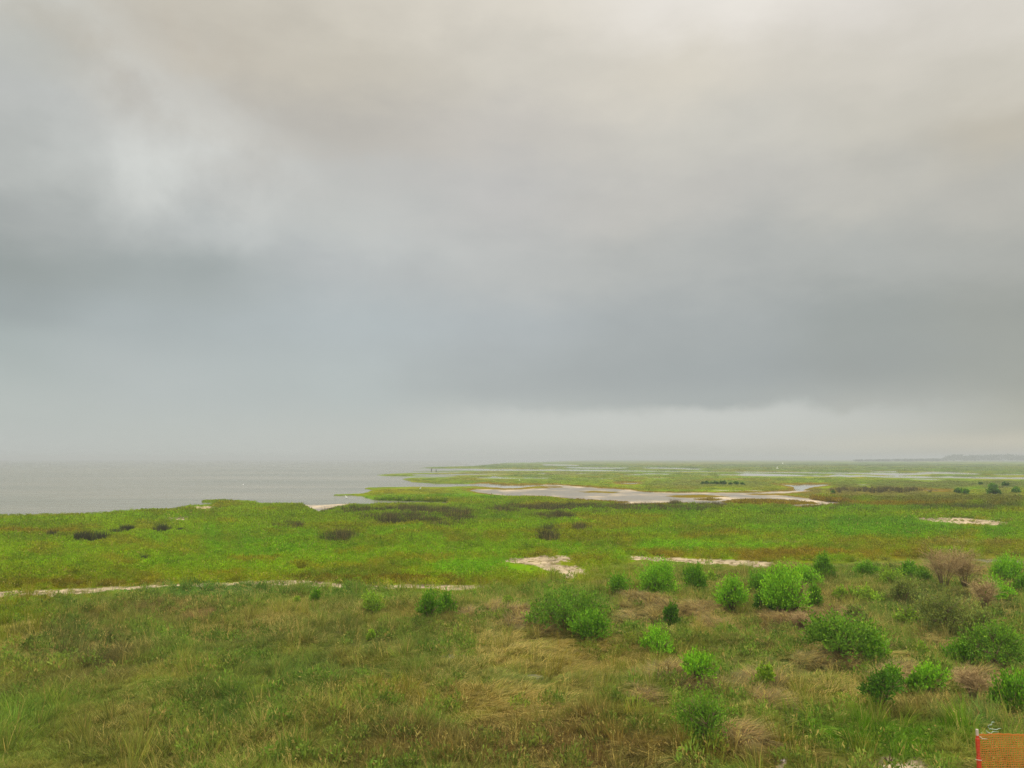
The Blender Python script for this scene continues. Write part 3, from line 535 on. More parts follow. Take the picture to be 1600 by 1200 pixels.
x, y, fl = x[ok], y[ok], sub(fl, ok)
emit('tall_grass', P_TALL, x, y, fl, .6 + .5 * RNG.random(len(x)), 'taller soft green grass tufts standing above the meadow', np.full(len(x), .12), kc=1.15)
x, y = band(5000, 13, 46); fl, ok = field_ok(x, y); ok &= (fl['fg'] > .6) & (fl['heap'] < .3) & (fbm(x * .45 + 60, y * .45, 3) > .02); x, y, fl = x[ok], y[ok], sub(fl, ok); fl['c'] = fl['c'] * .5 + np.array((104, 132, 54)) * .5
emit('meadow_herbs', P_FORB, x, y, fl, .5 + .6 * RNG.random(len(x)), 'small grey green leafy herbs scattered through the meadow grass', np.full(len(x), .05), aniso=np.array([[1, 1, 1.5]]))

# salt marsh (35 to 130 m)
x, y = band(76000, 30, 125); fl, ok = field_ok(x, y); ok &= (fl['fg'] < RNG.random(len(x))) & (rushw(x, y, True) * .85 < RNG.random(len(x)))
x, y, fl = x[ok], y[ok], sub(fl, ok); s = (.8 + .45 * RNG.random(len(x))) * (1 + fbm(x * .25, y * .25, 3) * .9); s *= np.clip(y / 50, 1, 1.7); s = np.where(edge(x, y, .48), s * .28, s)
emit('marsh_plants', P_FORB, x, y, fl, s, 'bright green low salt marsh plants covering the flat beyond the sandy path', np.full(len(x), .03), cj=.13)
x, y = band(9000, 32, 110); fl, ok = field_ok(x, y); ok &= (fl['fg'] < .5) & ((fbm(x * .2 + 70, y * .2, 3) > .06) | (np.abs(fl['py'] - bound(fl['px'])) < 14)); x, y, fl = x[ok], y[ok], sub(fl, ok)
emit('marsh_grass', P_TALL, x, y, fl, .45 + .35 * RNG.random(len(x)), 'upright yellow green cordgrass tufts standing in the salt marsh', np.full(len(x), .12), kc=1.1)
# far marsh (110 to 900 m)
x, y = band(60000, 105, 900, pw=-.35); fl, ok = field_ok(x, y); x, y, fl = x[ok], y[ok], sub(fl, ok); s = np.clip(y / 190, .7, 2.2) * (.6 + .6 * RNG.random(len(x))); eg_ = edge(x, y, .42); s = np.where(eg_, s * .25, s); q_ = ~(eg_ & (y > 140)); x, y, fl, s = x[q_], y[q_], sub(fl, q_), s[q_]
emit('far_marsh', P_FAR, x, y, fl, s, 'distant green and olive marsh vegetation between the tidal channels', np.full(len(x), .02), cj=.18, aniso=np.stack([1.3 + 0 * s, 1.3 + 0 * s, np.clip(.55 - y / 800, .10, .5)], -1))

# thin seed stems standing above the meadow
def stems(seed):
    r = np.random.default_rng(seed); V = []; Fc = []; rn = []; b = 0
    for i in range(5):
        h = .45 + .35 * r.random(); a = r.random() * 6.283; p0 = np.array([.12 * np.cos(a), .12 * np.sin(a), 0]); tip = p0 + np.array([r.normal() * .10 + .06, r.normal() * .08, h]); mid = (p0 + tip) / 2 + np.array([-.02, 0, .03]); sd_ = np.array([.0035, .0035, 0]); c3 = [0, .6 + .4 * r.random(), r.random()]
        V += [p0 - sd_, p0 + sd_, mid - sd_, mid + sd_, tip]; Fc += [(b, b + 1, b + 3), (b, b + 3, b + 2), (b + 2, b + 3, b + 4)]; rn += [c3] * 5; b += 5
        for k in range(7):
            q = tip - (tip - mid) * .06 * k; d = r.normal(size=3) * .02 + np.array([0, 0, .02]); w_ = r.normal(size=3) * .007; V += [q, q + d * .5 + w_, q + d, q + d * .5 - w_]; Fc += [(b, b + 1, b + 2), (b, b + 2, b + 3)]; rn += [c3] * 4; b += 4
    return np.array(V), np.array(Fc), np.array(rn)
P_STEM = [proto('seed_stem_source', stems(140 + i)) for i in range(4)]
x, y = band(2600, 13, 44); fl, ok = field_ok(x, y); ok &= (fl['fg'] > .6) & (fbm(x * .35 + 19, y * .35, 3) > .05); x, y, fl = x[ok], y[ok], sub(fl, ok)
emit('seed_stems', P_STEM, x, y, fl, .45 + .4 * RNG.random(len(x)), 'thin straw coloured seed stems standing above the meadow grass', (RNG.random(len(x)) < .55).astype(float), kc=1.2)
# dark needle rush beds
x, y = band(110000, 55, 190); w = rushw(x, y)
ok = w * .62 * np.clip(1.5 + 3.0 * fbm(x * .5 + 31, y * .22, 3), .2, 2) > RNG.random(len(x)); x, y = x[ok], y[ok]; fl, ok2 = field_ok(x, y); x, y, fl = x[ok2], y[ok2], sub(fl, ok2)
fl['c'] = np.tile(np.array((72.0, 71, 45)), (len(x), 1)) + fl['nz'][:, None] * np.array((50, 40, 20)) + RNG.normal(size=(len(x), 1)) * 6
emit('rush_beds', P_RUSH, x, y, fl, .65 + .5 * RNG.random(len(x)), 'dark brown olive beds of needle rush in the middle of the green marsh', np.full(len(x), .10), tilt=.06)

# ------------------------------------------------------------------ shrubs, each a thing with stems and crown
OLS = (122,136,64)
GRN, BRT, DUL, LOO, DKG = (100,148,34), (122,176,40), (102,142,42), (130,164,48), (80,122,34)
def crown_mesh(w, h, seed, colr, lobes=9, leaf=.05, dens=1.0, loose=0.0, low=.08):
    loose = loose * .9 + .03; dens = dens * (1.6 if loose < .23 else 1.05)
    r = np.random.default_rng(seed); R = w / 2; V = []; K = []
    nl = max(3, lobes); L = []
    for i in range(nl):
        a = 6.283 * (i + r.random() * .7) / nl * 1.0; q = (.25 + .55 * r.random()) if i else 0.0
        zc = h * (.30 + .42 * r.random() * (1 - q * .5)); L.append((R * q * math.cos(a), R * q * math.sin(a), zc, min(R, h * .6) * (.42 + .26 * r.random()), .8 + .5 * r.random()))
    L.append((0, 0, h * .62, min(R * .6, h * .36), 1.05))
    per = int(dens * 5200 * max(.35, w * h / 1.8) / len(L) * (.045 / leaf) ** 1.3)
    for cx, cy_, cz, rr, kk in L:
        ns = max(16, per // 9)
        d = r.normal(size=(ns, 3)); d[:, 2] = np.abs(d[:, 2]) * 1.1 - .45; d /= np.linalg.norm(d, axis=1)[:, None]
        ext = rr * (1.0 + r.normal(size=ns) * (.14 + loose * .25)); up = np.array([0, 0, .75])
        for j in range(9):
            t = .42 + .62 * j / 8 + r.normal(size=ns) * .04
            p = np.array([cx, cy_, cz]) + d * (ext * t)[:, None] + up * (rr * .30 * t ** 2)[:, None] * .9 + r.normal(size=(ns, 3)) * rr * (.035 + loose * .05)
            ld = d + up + r.normal(size=(ns, 3)) * .45; ld /= np.linalg.norm(ld, axis=1)[:, None]
            sd_ = np.cross(ld, r.normal(size=(ns, 3))); sd_ /= np.linalg.norm(sd_, axis=1)[:, None]
            Ln = leaf * (.7 + .7 * r.random(ns))[:, None]; Wd = Ln * .36
            V.append(np.stack([p, p + ld * Ln * .5 + sd_ * Wd, p + ld * Ln, p + ld * Ln * .5 - sd_ * Wd], 1)); tip = np.clip((t - .75) * 2.2, 0, 1)
            K.append(np.stack([np.full(ns, kk), tip, r.random(ns)], -1))
    V = np.concatenate(V); K = np.concatenate(K)
    zmx, zmn = np.percentile(V[:, :, 2], 99.5), np.percentile(V[:, :, 2], .5); V[:, :, 2] = low * h + (V[:, :, 2] - zmn) * (h * (1 - low)) / (zmx - zmn)
    xm = np.percentile(np.abs(V[:, :, 0]), 99); V[:, :, :2] *= R / xm
    keep = V[:, :, 2].min(1) > .01; V = V[keep]; K = K[keep]; n = len(V)
    base = np.array(lin(colr)) * KV; newg = np.array([1.45, 1.32, .95])
    c = base * (.62 + .75 * (K[:, :1] - .8)) * (1 + K[:, 1:2] * (newg - 1)); c = np.repeat(c[:, None], 4, 1).reshape(-1, 3); rn = np.repeat(r.random((n, 3))[:, None], 4, 1).reshape(-1, 3)
    v = V.reshape(-1, 3); q = np.arange(n)[:, None] * 4; f = np.concatenate([q + [0, 1, 2], q + [0, 2, 3]])
    one = np.ones((len(v), 1))
    return np_mesh('crown', v, f, 3, {'col': ('POINT', 'FLOAT_COLOR', np.concatenate([c, one], 1)), 'rnd': ('POINT', 'FLOAT_COLOR', np.concatenate([rn, one], 1))}, M_LEAF), L
def ground_z(x, y):
    xx, yy = np.array([x]), np.array([y]); return float(relief(xx, yy, field(xx, yy))[0])
def shrub(px, top, bot, wpx, label, colr=GRN, seed=1, name='shrub', lobes=9, leaf=.05, dens=1.0, loose=0.0, low=.06, group='evergreen shrubs in the meadow', cat='shrub'):
    x, y, _ = G(px, bot); z = ground_z(x, y); sc = y / F; w = wpx * sc; h = max(.25, (bot - top) * sc * 1.02)
    rt = link(name, None, loc=(x, y, z)); tag(rt, label, cat, group)
    me, L = crown_mesh(w, h, seed, colr, lobes, leaf, dens, loose, low); link('crown', me, rt)
    mb = MB(); r = random.Random(seed); tr = .012 + .014 * h
    for cx, cy_, cz, rr, kk in L:
        b = (r.uniform(-.06, .06) * w, r.uniform(-.06, .06) * w, -.08); m1 = (cx * .45 + r.uniform(-.04, .04), cy_ * .45 + r.uniform(-.04, .04), cz * .5)
        mb.tube([b, m1, (cx, cy_, cz * .95)], [tr, tr * .7, tr * .4], 5)
        for k in range(4):
            a = r.random() * 6.28; mb.tube([(cx, cy_, cz * .9), (cx + rr * .75 * math.cos(a), cy_ + rr * .75 * math.sin(a), cz + rr * r.uniform(.1, .7))], [tr * .4, tr * .15], 4)
    mb.build('stems', M_BARK, rt); return rt
SH = [
 (965,907,938,37,'compact round dark green shrub left of the tallest round shrub by the sand strip',GRN,7,.05,.0),
 (1031,879,934,60,'largest round shrub standing just below the pale sand strip',BRT,12,.05,.0),
 (1087,885,924,34,'small upright shrub just right of the large round shrub',GRN,6,.05,.0),
 (1113,893,910,16,'tiny pale shrub touching the right side of the small upright shrub',LOO,4,.05,.3),
 (1145,903,956,50,'bright rounded shrub left of the dense shrub thicket',BRT,9,.05,.0),
 (890,929,986,122,'broad sprawling shrub spreading behind the lower dark lobe, widest in the meadow',DUL,16,.05,.25),
 (925,958,1003,66,'low dark green shrub growing against the front of the broad sprawling shrub',GRN,9,.05,.1),
 (1051,944,982,27,'narrow dark shrub rising out of the grey dead reed heaps',DKG,5,.05,.1),
 (1029,976,1021,50,'bright green rounded shrub in front of the grey dead reed heaps',BRT,8,.045,.1),
 (1092,1038,1077,52,'dense bright low shrub beside the brown reed heap in the middle foreground',BRT,10,.045,.0),
 (1100,1086,1170,84,'large feathery soft green bush nearest the camera in the middle',DUL,14,.032,.6),
 (1189,889,924,46,'flat topped shrub at the back left of the dense thicket',GRN,8,.05,.0),
 (1224,897,964,66,'tallest shrub of the dense thicket with bright plume tips',BRT,13,.05,.05),
 (1256,887,918,50,'rounded shrub at the back right of the dense thicket',BRT,8,.05,.0),
 (1273,914,953,30,'narrow shrub on the right flank of the dense thicket',GRN,6,.05,.1),
 (1196,925,960,34,'dark low shrub on the left flank of the dense thicket',DKG,6,.05,.1),
 (1288,871,909,30,'thin upright shrub standing behind the right end of the thicket',GRN,5,.05,.2),
 (1300,884,910,22,'dull loose shrub leaning against the thin upright shrub',DUL,5,.05,.4),
 (1353,872,900,33,'isolated dark round shrub on bare stems at the edge of the marsh',GRN,7,.05,.0),
 (1420,875,905,30,'shrub lifted on a visible crooked stem, left of the bare twiggy bush',GRN,6,.05,.0),
 (1443,884,912,24,'small shrub beside the one on the crooked stem',DUL,5,.05,.2),
 (1392,888,919,40,'loose yellow green shrub between the isolated round one and the crooked stemmed one',LOO,7,.05,.4),
 (1578,866,912,48,'tall bright shrub at the right edge standing behind the round one',BRT,10,.05,.0),
 (1558,904,943,43,'bright round shrub in front of the tall one at the right edge',BRT,8,.05,.0),
 (1600,905,928,26,'small shrub cut by the right edge beside the bright round shrub',GRN,5,.05,.1),
 (1314,917,941,20,'tiny bright sapling shrub below the thin upright shrub',LOO,4,.05,.3),
 (1352,916,940,48,'low spreading soft green shrub in the grass below the isolated round shrub',LOO,8,.05,.5),
 (1310,973,1035,104,'wide dull green shrub with open branching left of its bright neighbour',DUL,14,.05,.4),
 (1364,982,1038,48,'bright leafy shrub attached to the right end of the wide dull green one',BRT,9,.045,.15),
 (1379,1058,1112,58,'dark green shrub with a visible trunk in the right foreground',DKG,9,.045,.1),
 (1396,1046,1082,38,'mid green shrub rising behind the dark green one with a visible trunk',GRN,7,.045,.1),
 (1456,1039,1082,52,'dense domed shrub in the right foreground with pale bright top',BRT,9,.045,.0),
 (1431,1057,1090,24,'small dark shrub joined to the left of the domed shrub',GRN,5,.045,.1),
 (1505,992,1033,44,'rounded shrub left of the large loose one at the right edge',GRN,8,.045,.1),
 (1562,975,1042,92,'large loose shrub at the right edge above the wide foreground one',DUL,13,.045,.3),
 (1588,1058,1118,62,'wide green shrub at the right edge just above the orange fence',GRN,10,.045,.2),
 (1197,1058,1086,26,'small leafy shrub right of the dense bright low shrub',LOO,5,.045,.3),
 (670,928,972,42,'left half of the double headed shrub on the left side of the meadow',GRN,8,.05,.1),
 (697,930,966,30,'right half of the double headed shrub on the left side of the meadow',GRN,6,.05,.1),
 (583,930,962,34,'yellow green round shrub left of the double headed shrub',LOO,7,.05,.1),
 (494,927,947,19,'smallest round shrub farthest left in the meadow',GRN,4,.05,.1),
 (464,937,950,12,'faint tiny plant just left of the smallest round shrub',LOO,3,.05,.3),
 (794,940,957,18,'little bright shrub beside the grey reed heaps, left of the broad sprawling shrub',LOO,4,.05,.2),
 (580,985,1002,14,'bright upright sapling alone in the grass below the yellow green round shrub',LOO,3,.045,.3),
 (1440,1000,1020,18,'pale sapling in the dry grass between two shrub groups on the right',LOO,4,.045,.5),
 (1478,925,985,84,'dark olive loose scrub filling the hollow below the larger leafless bush',OLS,9,.05,.6),
 (1538,948,1000,56,'dark olive scrub below the bright round shrub at the right edge',OLS,7,.05,.6),
 (1412,905,945,40,'dull olive scrub under the shrub lifted on its crooked stem',OLS,6,.05,.5),
 (1338,950,975,36,'small olive scrub in the grass above the wide dull green shrub',OLS,5,.05,.6),
 (1418,950,975,40,'soft low green bush in the grass left of the dark scrub',LOO,7,.05,.5),
]
for i, (px, top, bot, w, lb, cl, lo, lf, ls) in enumerate(SH):
    shrub(px, top, bot, w, lb, cl, 200 + i, lobes=lo, leaf=lf * 1.15, loose=ls, low=.16 if 'stem' in lb or 'trunk' in lb else .03)
FARS = [(1497,763,771,12,'dark far bush left of the pair by the small pool'),(1509,764,772.5,11,'pale topped far bush right beside the dark one by the small pool'),(1553,762,774,18,'largest far bush on the olive flat at the right'),(1551,755,763,12,'far bush just behind the largest far bush'),
 (1570,752.5,760,10,'dark far bush to the right of and behind the largest'),(1588,761,770,11,'dark far bush nearest the right edge of the picture'),(1532,753,757.5,6,'tiny far bush farthest left on the skyline of the olive flat'),(1594,773,778,7,'tiny low far bush below the one nearest the right edge'),(1302,766,771,6,'tiny dark bush on the brown rise beside the mudflat')]
for i, (px, top, bot, w, lb) in enumerate(FARS):
    shrub(px, top, bot, w, lb, DKG if i % 2 == 0 else GRN, 300 + i, lobes=7, leaf=.24, dens=1.1, low=.03, group='far bushes on the olive flat')
for i, (px, py, w, h) in enumerate([(1098,756.5,6,4),(1105,756.6,7,5),(1112,756.8,7,4),(1119,756.8,8,5),(1127,756.6,6,5),(1132,757,7,6),(1141,757.5,6,4),(1151,757,8,5),(1160,757.5,7,4)]):
    shrub(px, py - h, py, w, ('leftmost', 'second', 'third', 'fourth', 'fifth', 'sixth', 'seventh', 'eighth', 'rightmost')[i] + ' of nine tiny dark bushes in a row on the rise behind the mudflat', DKG, 330 + i, lobes=4, leaf=.3, low=.03, group='bushes in a row behind the mudflat')

# bare twiggy bush
def twiggy(px, top, bot, wpx, label, seed, colr):
    x, y, _ = G(px, bot); sc = y / F; w = wpx * sc; h = (bot - top) * sc; rt = link('bare_bush', None, loc=(x, y, ground_z(x, y))); tag(rt, label, 'bush', 'bare twiggy bushes')
    r = random.Random(seed); mb = MB(); tw = MB()
    for i in range(16):
        a = r.random() * 6.28; q = r.random(); e = Vector((w * .45 * q * math.cos(a), w * .45 * q * math.sin(a), h * r.uniform(.6, 1))); m1 = Vector((e.x * .4, e.y * .4, e.z * .5)); mb.tube([(e.x * .08, e.y * .08, -.05), m1, e], [.016, .011, .004], 4)
        for k in range(26):
            t = r.uniform(.3, 1); p = m1.lerp(e, (t - .3) / .7); d = Vector((r.gauss(0, 1), r.gauss(0, 1), r.uniform(.2, 1.6))).normalized() * h * r.uniform(.12, .3); p2 = p + d; tw.tube([p, p2], [.006, .003], 3)
            for _ in range(3): tw.tube([p2, p2 + (d * .6 + Vector((r.gauss(0, 1), r.gauss(0, 1), r.gauss(.3, .6))) * h * .06)], [.0045, .002], 3)
    mb.build('branches', M_BARK, rt); tw.build('twigs', colr, rt)
M_TWIG = simple('dry_twig', (166, 140, 92), .9, .2, 9)
twiggy(1475,864,922,58,'larger leafless grey brown bush between the crooked stemmed shrub and the right edge',1,M_TWIG)
twiggy(1508,868,920,56,'leafless bush overlapping the right side of the larger grey brown bush',2,M_TWIG)
twiggy(1245,925,965,34,'leafless grey twigs showing between the shrubs of the dense thicket',3,M_TWIG)
twiggy(1250,965,990,40,'low leafless scrub in front of the dense thicket',4,M_TWIG)
twiggy(1540,915,960,44,'leafless tan scrub left of the bright round shrub at the right edge',5,M_TWIG)
twiggy(1520,1060,1105,50,'leafless straw coloured scrub between the domed shrub and the right edge',6,M_TWIG)

# isolated clumps of dark rush in the marsh
def rush_clump(px, bot, wpx, hpx, label, seed):
    x, y, _ = G(px, bot); sc = y / F; w = wpx * sc; h = hpx * sc; r = np.random.default_rng(seed); V = []; Fc = []; R_ = []; b = 0; n = max(4, int(w / .3))
    for i in range(n * 3):
        v, f, rn = blades(44, .22, h * .8, h * 1.35, .026, .25, .35, 2, seed=seed * 50 + i); v[:, 0] += (r.random() - .5) * w * .92; v[:, 1] += (r.random() - .5) * min(w, 1.8); V.append(v * [1, 1, .8 + .3 * r.random()]); Fc.append(f + b); R_.append(rn); b += len(v)
    V = np.concatenate(V); R_ = np.concatenate(R_); one = np.ones((len(V), 1)); c = np.tile(np.array(lin((64, 66, 42))) * KV, (len(V), 1))
    o = link('rush_clump', np_mesh('rush_clump', V, np.concatenate(Fc), 3, {'col': ('POINT', 'FLOAT_COLOR', np.concatenate([c, one], 1)), 'rnd': ('POINT', 'FLOAT_COLOR', np.concatenate([R_, one], 1))}, M_LEAF), loc=(x, y, ground_z(x, y)))
    tag(o, label, 'rush clump', 'dark rush clumps in the left marsh')
for a in [(142,845,48,15,'widest dark rush clump in the left marsh',1),(181,835,16,9,'low left half of the split rush clump right of the widest one',2),(199,830,15,11,'tall right half of the split rush clump right of the widest one',3),(251,832,26,12,'rush clump of medium width in the row, under the thin sand streak',4),
          (281,832,10,8,'narrow rush clump just right of the medium one',5),(80,838,18,8,'faint low rush clump farthest left on the reddish streak',6),(224,873,16,6,'thin dark clump alone in the middle of the left marsh',7)]: rush_clump(*a)

# ------------------------------------------------------------------ far wood on the right horizon
r = np.random.default_rng(5); V = []
for i in range(900):
    px = 1330 + 700 * r.random() ** .9; D = 1900 + 400 * r.random(); hh = np.interp(px, [1330,1400,1470,1480,1500,1505,1515,1530,1545,1560,1600,2100], [3,4.5,5,9,10,7,10,13,11,9.5,9.5,10]) * (.8 + .25 * r.random()) * 1.45
    hh *= (1.2 + .22 * math.sin(px / 13.0)) if px > 1470 else 1
    tx = (px - 800) / F; cx = tx * D; n = 42; d = r.normal(size=(n, 3)); d /= np.linalg.norm(d, axis=1)[:, None]; R0 = hh * .42
    p = np.array([cx, D, hh * .58]) + d * np.array([R0 * 1.5, R0 * 1.5, R0]) * (.7 + .4 * r.random((n, 1))); a = r.normal(size=(n, 3)); bq = r.normal(size=(n, 3)); sz = .9 + r.random((n, 1)) * .9
    a = a / np.linalg.norm(a, axis=1)[:, None] * sz; bq = bq / np.linalg.norm(bq, axis=1)[:, None] * sz; V.append(np.stack([p - a, p + bq, p + a, p - bq], 1))
V = np.concatenate(V); n = len(V); V[:, :, 2] = np.maximum(V[:, :, 2], .1); v = V.reshape(-1, 3); rn = np.repeat(r.random((n, 3))[:, None], 4, 1).reshape(-1, 3); one = np.ones((len(v), 1)); q = np.arange(n)[:, None] * 4
tag(link('woodland', np_mesh('woodland', v, np.concatenate([q + [0, 1, 2], q + [0, 2, 3]]), 3, {'col': ('POINT', 'FLOAT_COLOR', np.concatenate([np.tile(np.array(lin((70, 84, 52))) * KV, (len(v), 1)), one], 1)), 'rnd': ('POINT', 'FLOAT_COLOR', np.concatenate([rn, one], 1))}, M_LEAF)),
    'hazy grey belt of trees along the right horizon', 'woodland', kind='stuff')

# ------------------------------------------------------------------ orange safety fence, bottom right corner
M_ORG = simple('orange_plastic_net', (190, 112, 36), .5, .06, 3, .05, .4); M_RED = simple('red_orange_sleeve', (196, 62, 34), .5, .1, 6, .1, .4); M_PALE = simple('weathered_white_stake', (190, 170, 152), .7, .08, 12, .2)
M_DARK = simple('dark_rust', (60, 34, 26), .8, .2, 10)
zt = .12; fx, fd, _ = G(1527, 1243); fd = 14.6; fx = float(ray(1527, 1149)[0]) * fd
ztop = CAM_H + float(ray(1527, 1149)[1]) * fd; zpost = CAM_H + float(ray(1527, 1139.5)[1]) * fd; gz_ = .12
fr = link('safety_fence', None, loc=(fx, fd, gz_)); tag(fr, 'orange plastic mesh safety fence on a pale stake in the bottom right corner', 'fence')
mb = MB(); mb.box((-.018, -.018, -.1), (.018, .018, zpost - gz_)); mb.build('stake', M_PALE, fr, False)
mb = MB(); rr = random.Random(4)
for k in range(26):
    z0 = k * (ztop - gz_) / 26; q = .022 + rr.uniform(-.004, .006); mb.box((-q, -q, z0 + .002), (q, q, z0 + (ztop - gz_) / 26 - .002))
mb.build('sleeve', M_RED, fr, False)
mb = MB(); Ht = ztop - gz_; Wd = 3.2
def netpt(u, w_): return Vector((.03 + u + .008 * math.sin(w_ * 23 + u * 11) + .006 * math.sin(u * 57 + w_ * 31), .03 + .035 * math.sin(u * 2.1) + .02 * math.sin(w_ * 4 + u * 3) + .02, w_ - (.022 * math.sin(u * 1.9) + .006 * math.sin(u * 9 + 1)) * (w_ / Ht) + .006 * math.sin(u * 37 + w_ * 17)))
nh = int(Ht / .038); nu = int(Wd / .042)
for j in range(nh + 1):
    w_ = j * Ht / nh; th = .0045 if j % 6 else .008
    if j == nh: th = .016
    for i in range(nu):
        a, b_ = netpt(i * Wd / nu, w_), netpt((i + 1) * Wd / nu, w_); base = len(mb.v)
        for p in (a, b_):
            for dy, dz in ((-.003, -th), (.003, -th), (.003, th), (-.003, th)): mb.v.append(p + Vector((0, dy, dz)))
        for k in range(4): mb.f.append((base + k, base + (k + 1) % 4, base + 4 + (k + 1) % 4, base + 4 + k))
for i in range(nu + 1):
    u = i * Wd / nu
    for j in range(nh):
        a, b_ = netpt(u, j * Ht / nh), netpt(u, (j + 1) * Ht / nh); base = len(mb.v)
        for p in (a, b_):
            for dx, dy in ((-.0042, -.004), (.0042, -.004), (.0042, .004), (-.0042, .004)): mb.v.append(p + Vector((dx, dy, 0)))
        for k in range(4): mb.f.append((base + k, base + (k + 1) % 4, base + 4 + (k + 1) % 4, base + 4 + k))
mb.build('netting', M_ORG, fr, False)
mb = MB(); z1 = Ht * .70; mb.tube([(-.075, -.02, z1 + .004), (-.02, -.045, z1), (.035, -.04, z1 - .006)], [.006, .008, .007], 6); mb.build('cable_tie', M_PALE, fr)
mb = MB(); z1 = Ht * .95; mb.tube([(.03, -.02, z1 + .06), (.07, -.03, z1 + .02), (.16, -.03, z1 + .018)], [.008, .008, .005], 6); mb.build('cable_tie', M_PALE, fr)

# pale curled plastic strips in the grass behind the fence
M_PLA = simple('pale_plastic', (168, 186, 160), .35, .06, 6, .05, .5)
def ribbon(mb, pts, w0):
    b = len(mb.v)
    for i, p in enumerate(pts):
        p = Vector(p); t = i / (len(pts) - 1); q = w0 * math.sin(math.pi * min(.97, .12 + t * .86)) ** .7; mb.v += [p + Vector((0, 0, q)), p - Vector((0, 0, q)), p - Vector((0, .006, q)), p + Vector((0, -.006, q))]
    for i in range(len(pts) - 1):
        for k in range(4): mb.f.append((b + i * 4 + k, b + i * 4 + (k + 1) % 4, b + i * 4 + 4 + (k + 1) % 4, b + i * 4 + 4 + k))
pd = 15.6
def W3(px, py, d=pd, dy=0):
    a, b_ = ray(px, py); return (float(a) * d, d + dy, CAM_H + float(b_) * d)
wp = Vector(W3(1551, 1142)); pr = link('plastic_strip', None, loc=wp)
mb = MB()
for ln_, w0 in (([(1553.5,1128.4),(1550,1129.5),(1546.5,1132),(1545,1136),(1545.3,1140)], .012), ([(1546,1139.5),(1551,1139.4),(1557,1139.2),(1565.5,1139)], .011), ([(1541.5,1140.5),(1543,1144),(1548,1145.6),(1554,1143.6),(1558.5,1142.6)], .011), ([(1533.5,1144.5),(1536,1147.4)], .012)):
    pts = []
    for a, b_ in zip(ln_, ln_[1:]):
        for k in range(4): pts.append(Vector(W3(a[0] + (b_[0] - a[0]) * k / 4, a[1] + (b_[1] - a[1]) * k / 4)) - wp)
    pts.append(Vector(W3(*ln_[-1])) - wp); ribbon(mb, [p + Vector((0, .03 * math.sin(i * .7), 0)) for i, p in enumerate(pts)], w0 * .75)
o = mb.build('plastic_strip', M_PLA); bpy.data.objects.remove(pr); o.name = 'plastic_strip'; o.location = wp
tag(o, 'pale curled strips of torn plastic lying in tall grass behind the orange fence', 'litter')
# dead stump on the sandy mound and pale stones
x, y, _ = G(1389, 1192); mb = MB(); rr = random.Random(9)
for k in range(7):
    a = rr.random() * 6.28; mb.tube([(0, 0, -.05), (.03 * math.cos(a), .03 * math.sin(a), .08), (.10 * math.cos(a), .08 * math.sin(a), rr.uniform(.12, .26))], [.03, .018, .005], 6)
o = mb.build('plant_stub', simple('dark_dead_wood', (74, 50, 38), .9, .2, 20)); o.location = (x, y, ground_z(x, y)); tag(o, 'dark dead plant stub on the bare sandy mound at the bottom edge', 'stub')
def stone(px, py, s, label):
    x, y, _ = G(px, py); mb = MB().blob((0, 0, 0), (s, s * .8, s * .55), 10, 7); q = random.Random(int(px))
    for v in mb.v: v *= 1 + q.uniform(-.10, .10)
    o = mb.build('stone', M_STONE, None, False); o.location = (x, y, ground_z(x, y) + s * .35); tag(o, label, 'stone', 'pale stones by the sandy patches')
M_STONE = simple('pale_stone', (206, 188, 176), .8, .1, 10)
stone(1224, 1198, .06, 'pale rounded stone on the small bare patch at the bottom edge'); stone(1412, 1199, .05, 'pale stone on the sandy mound right of the dead stub')

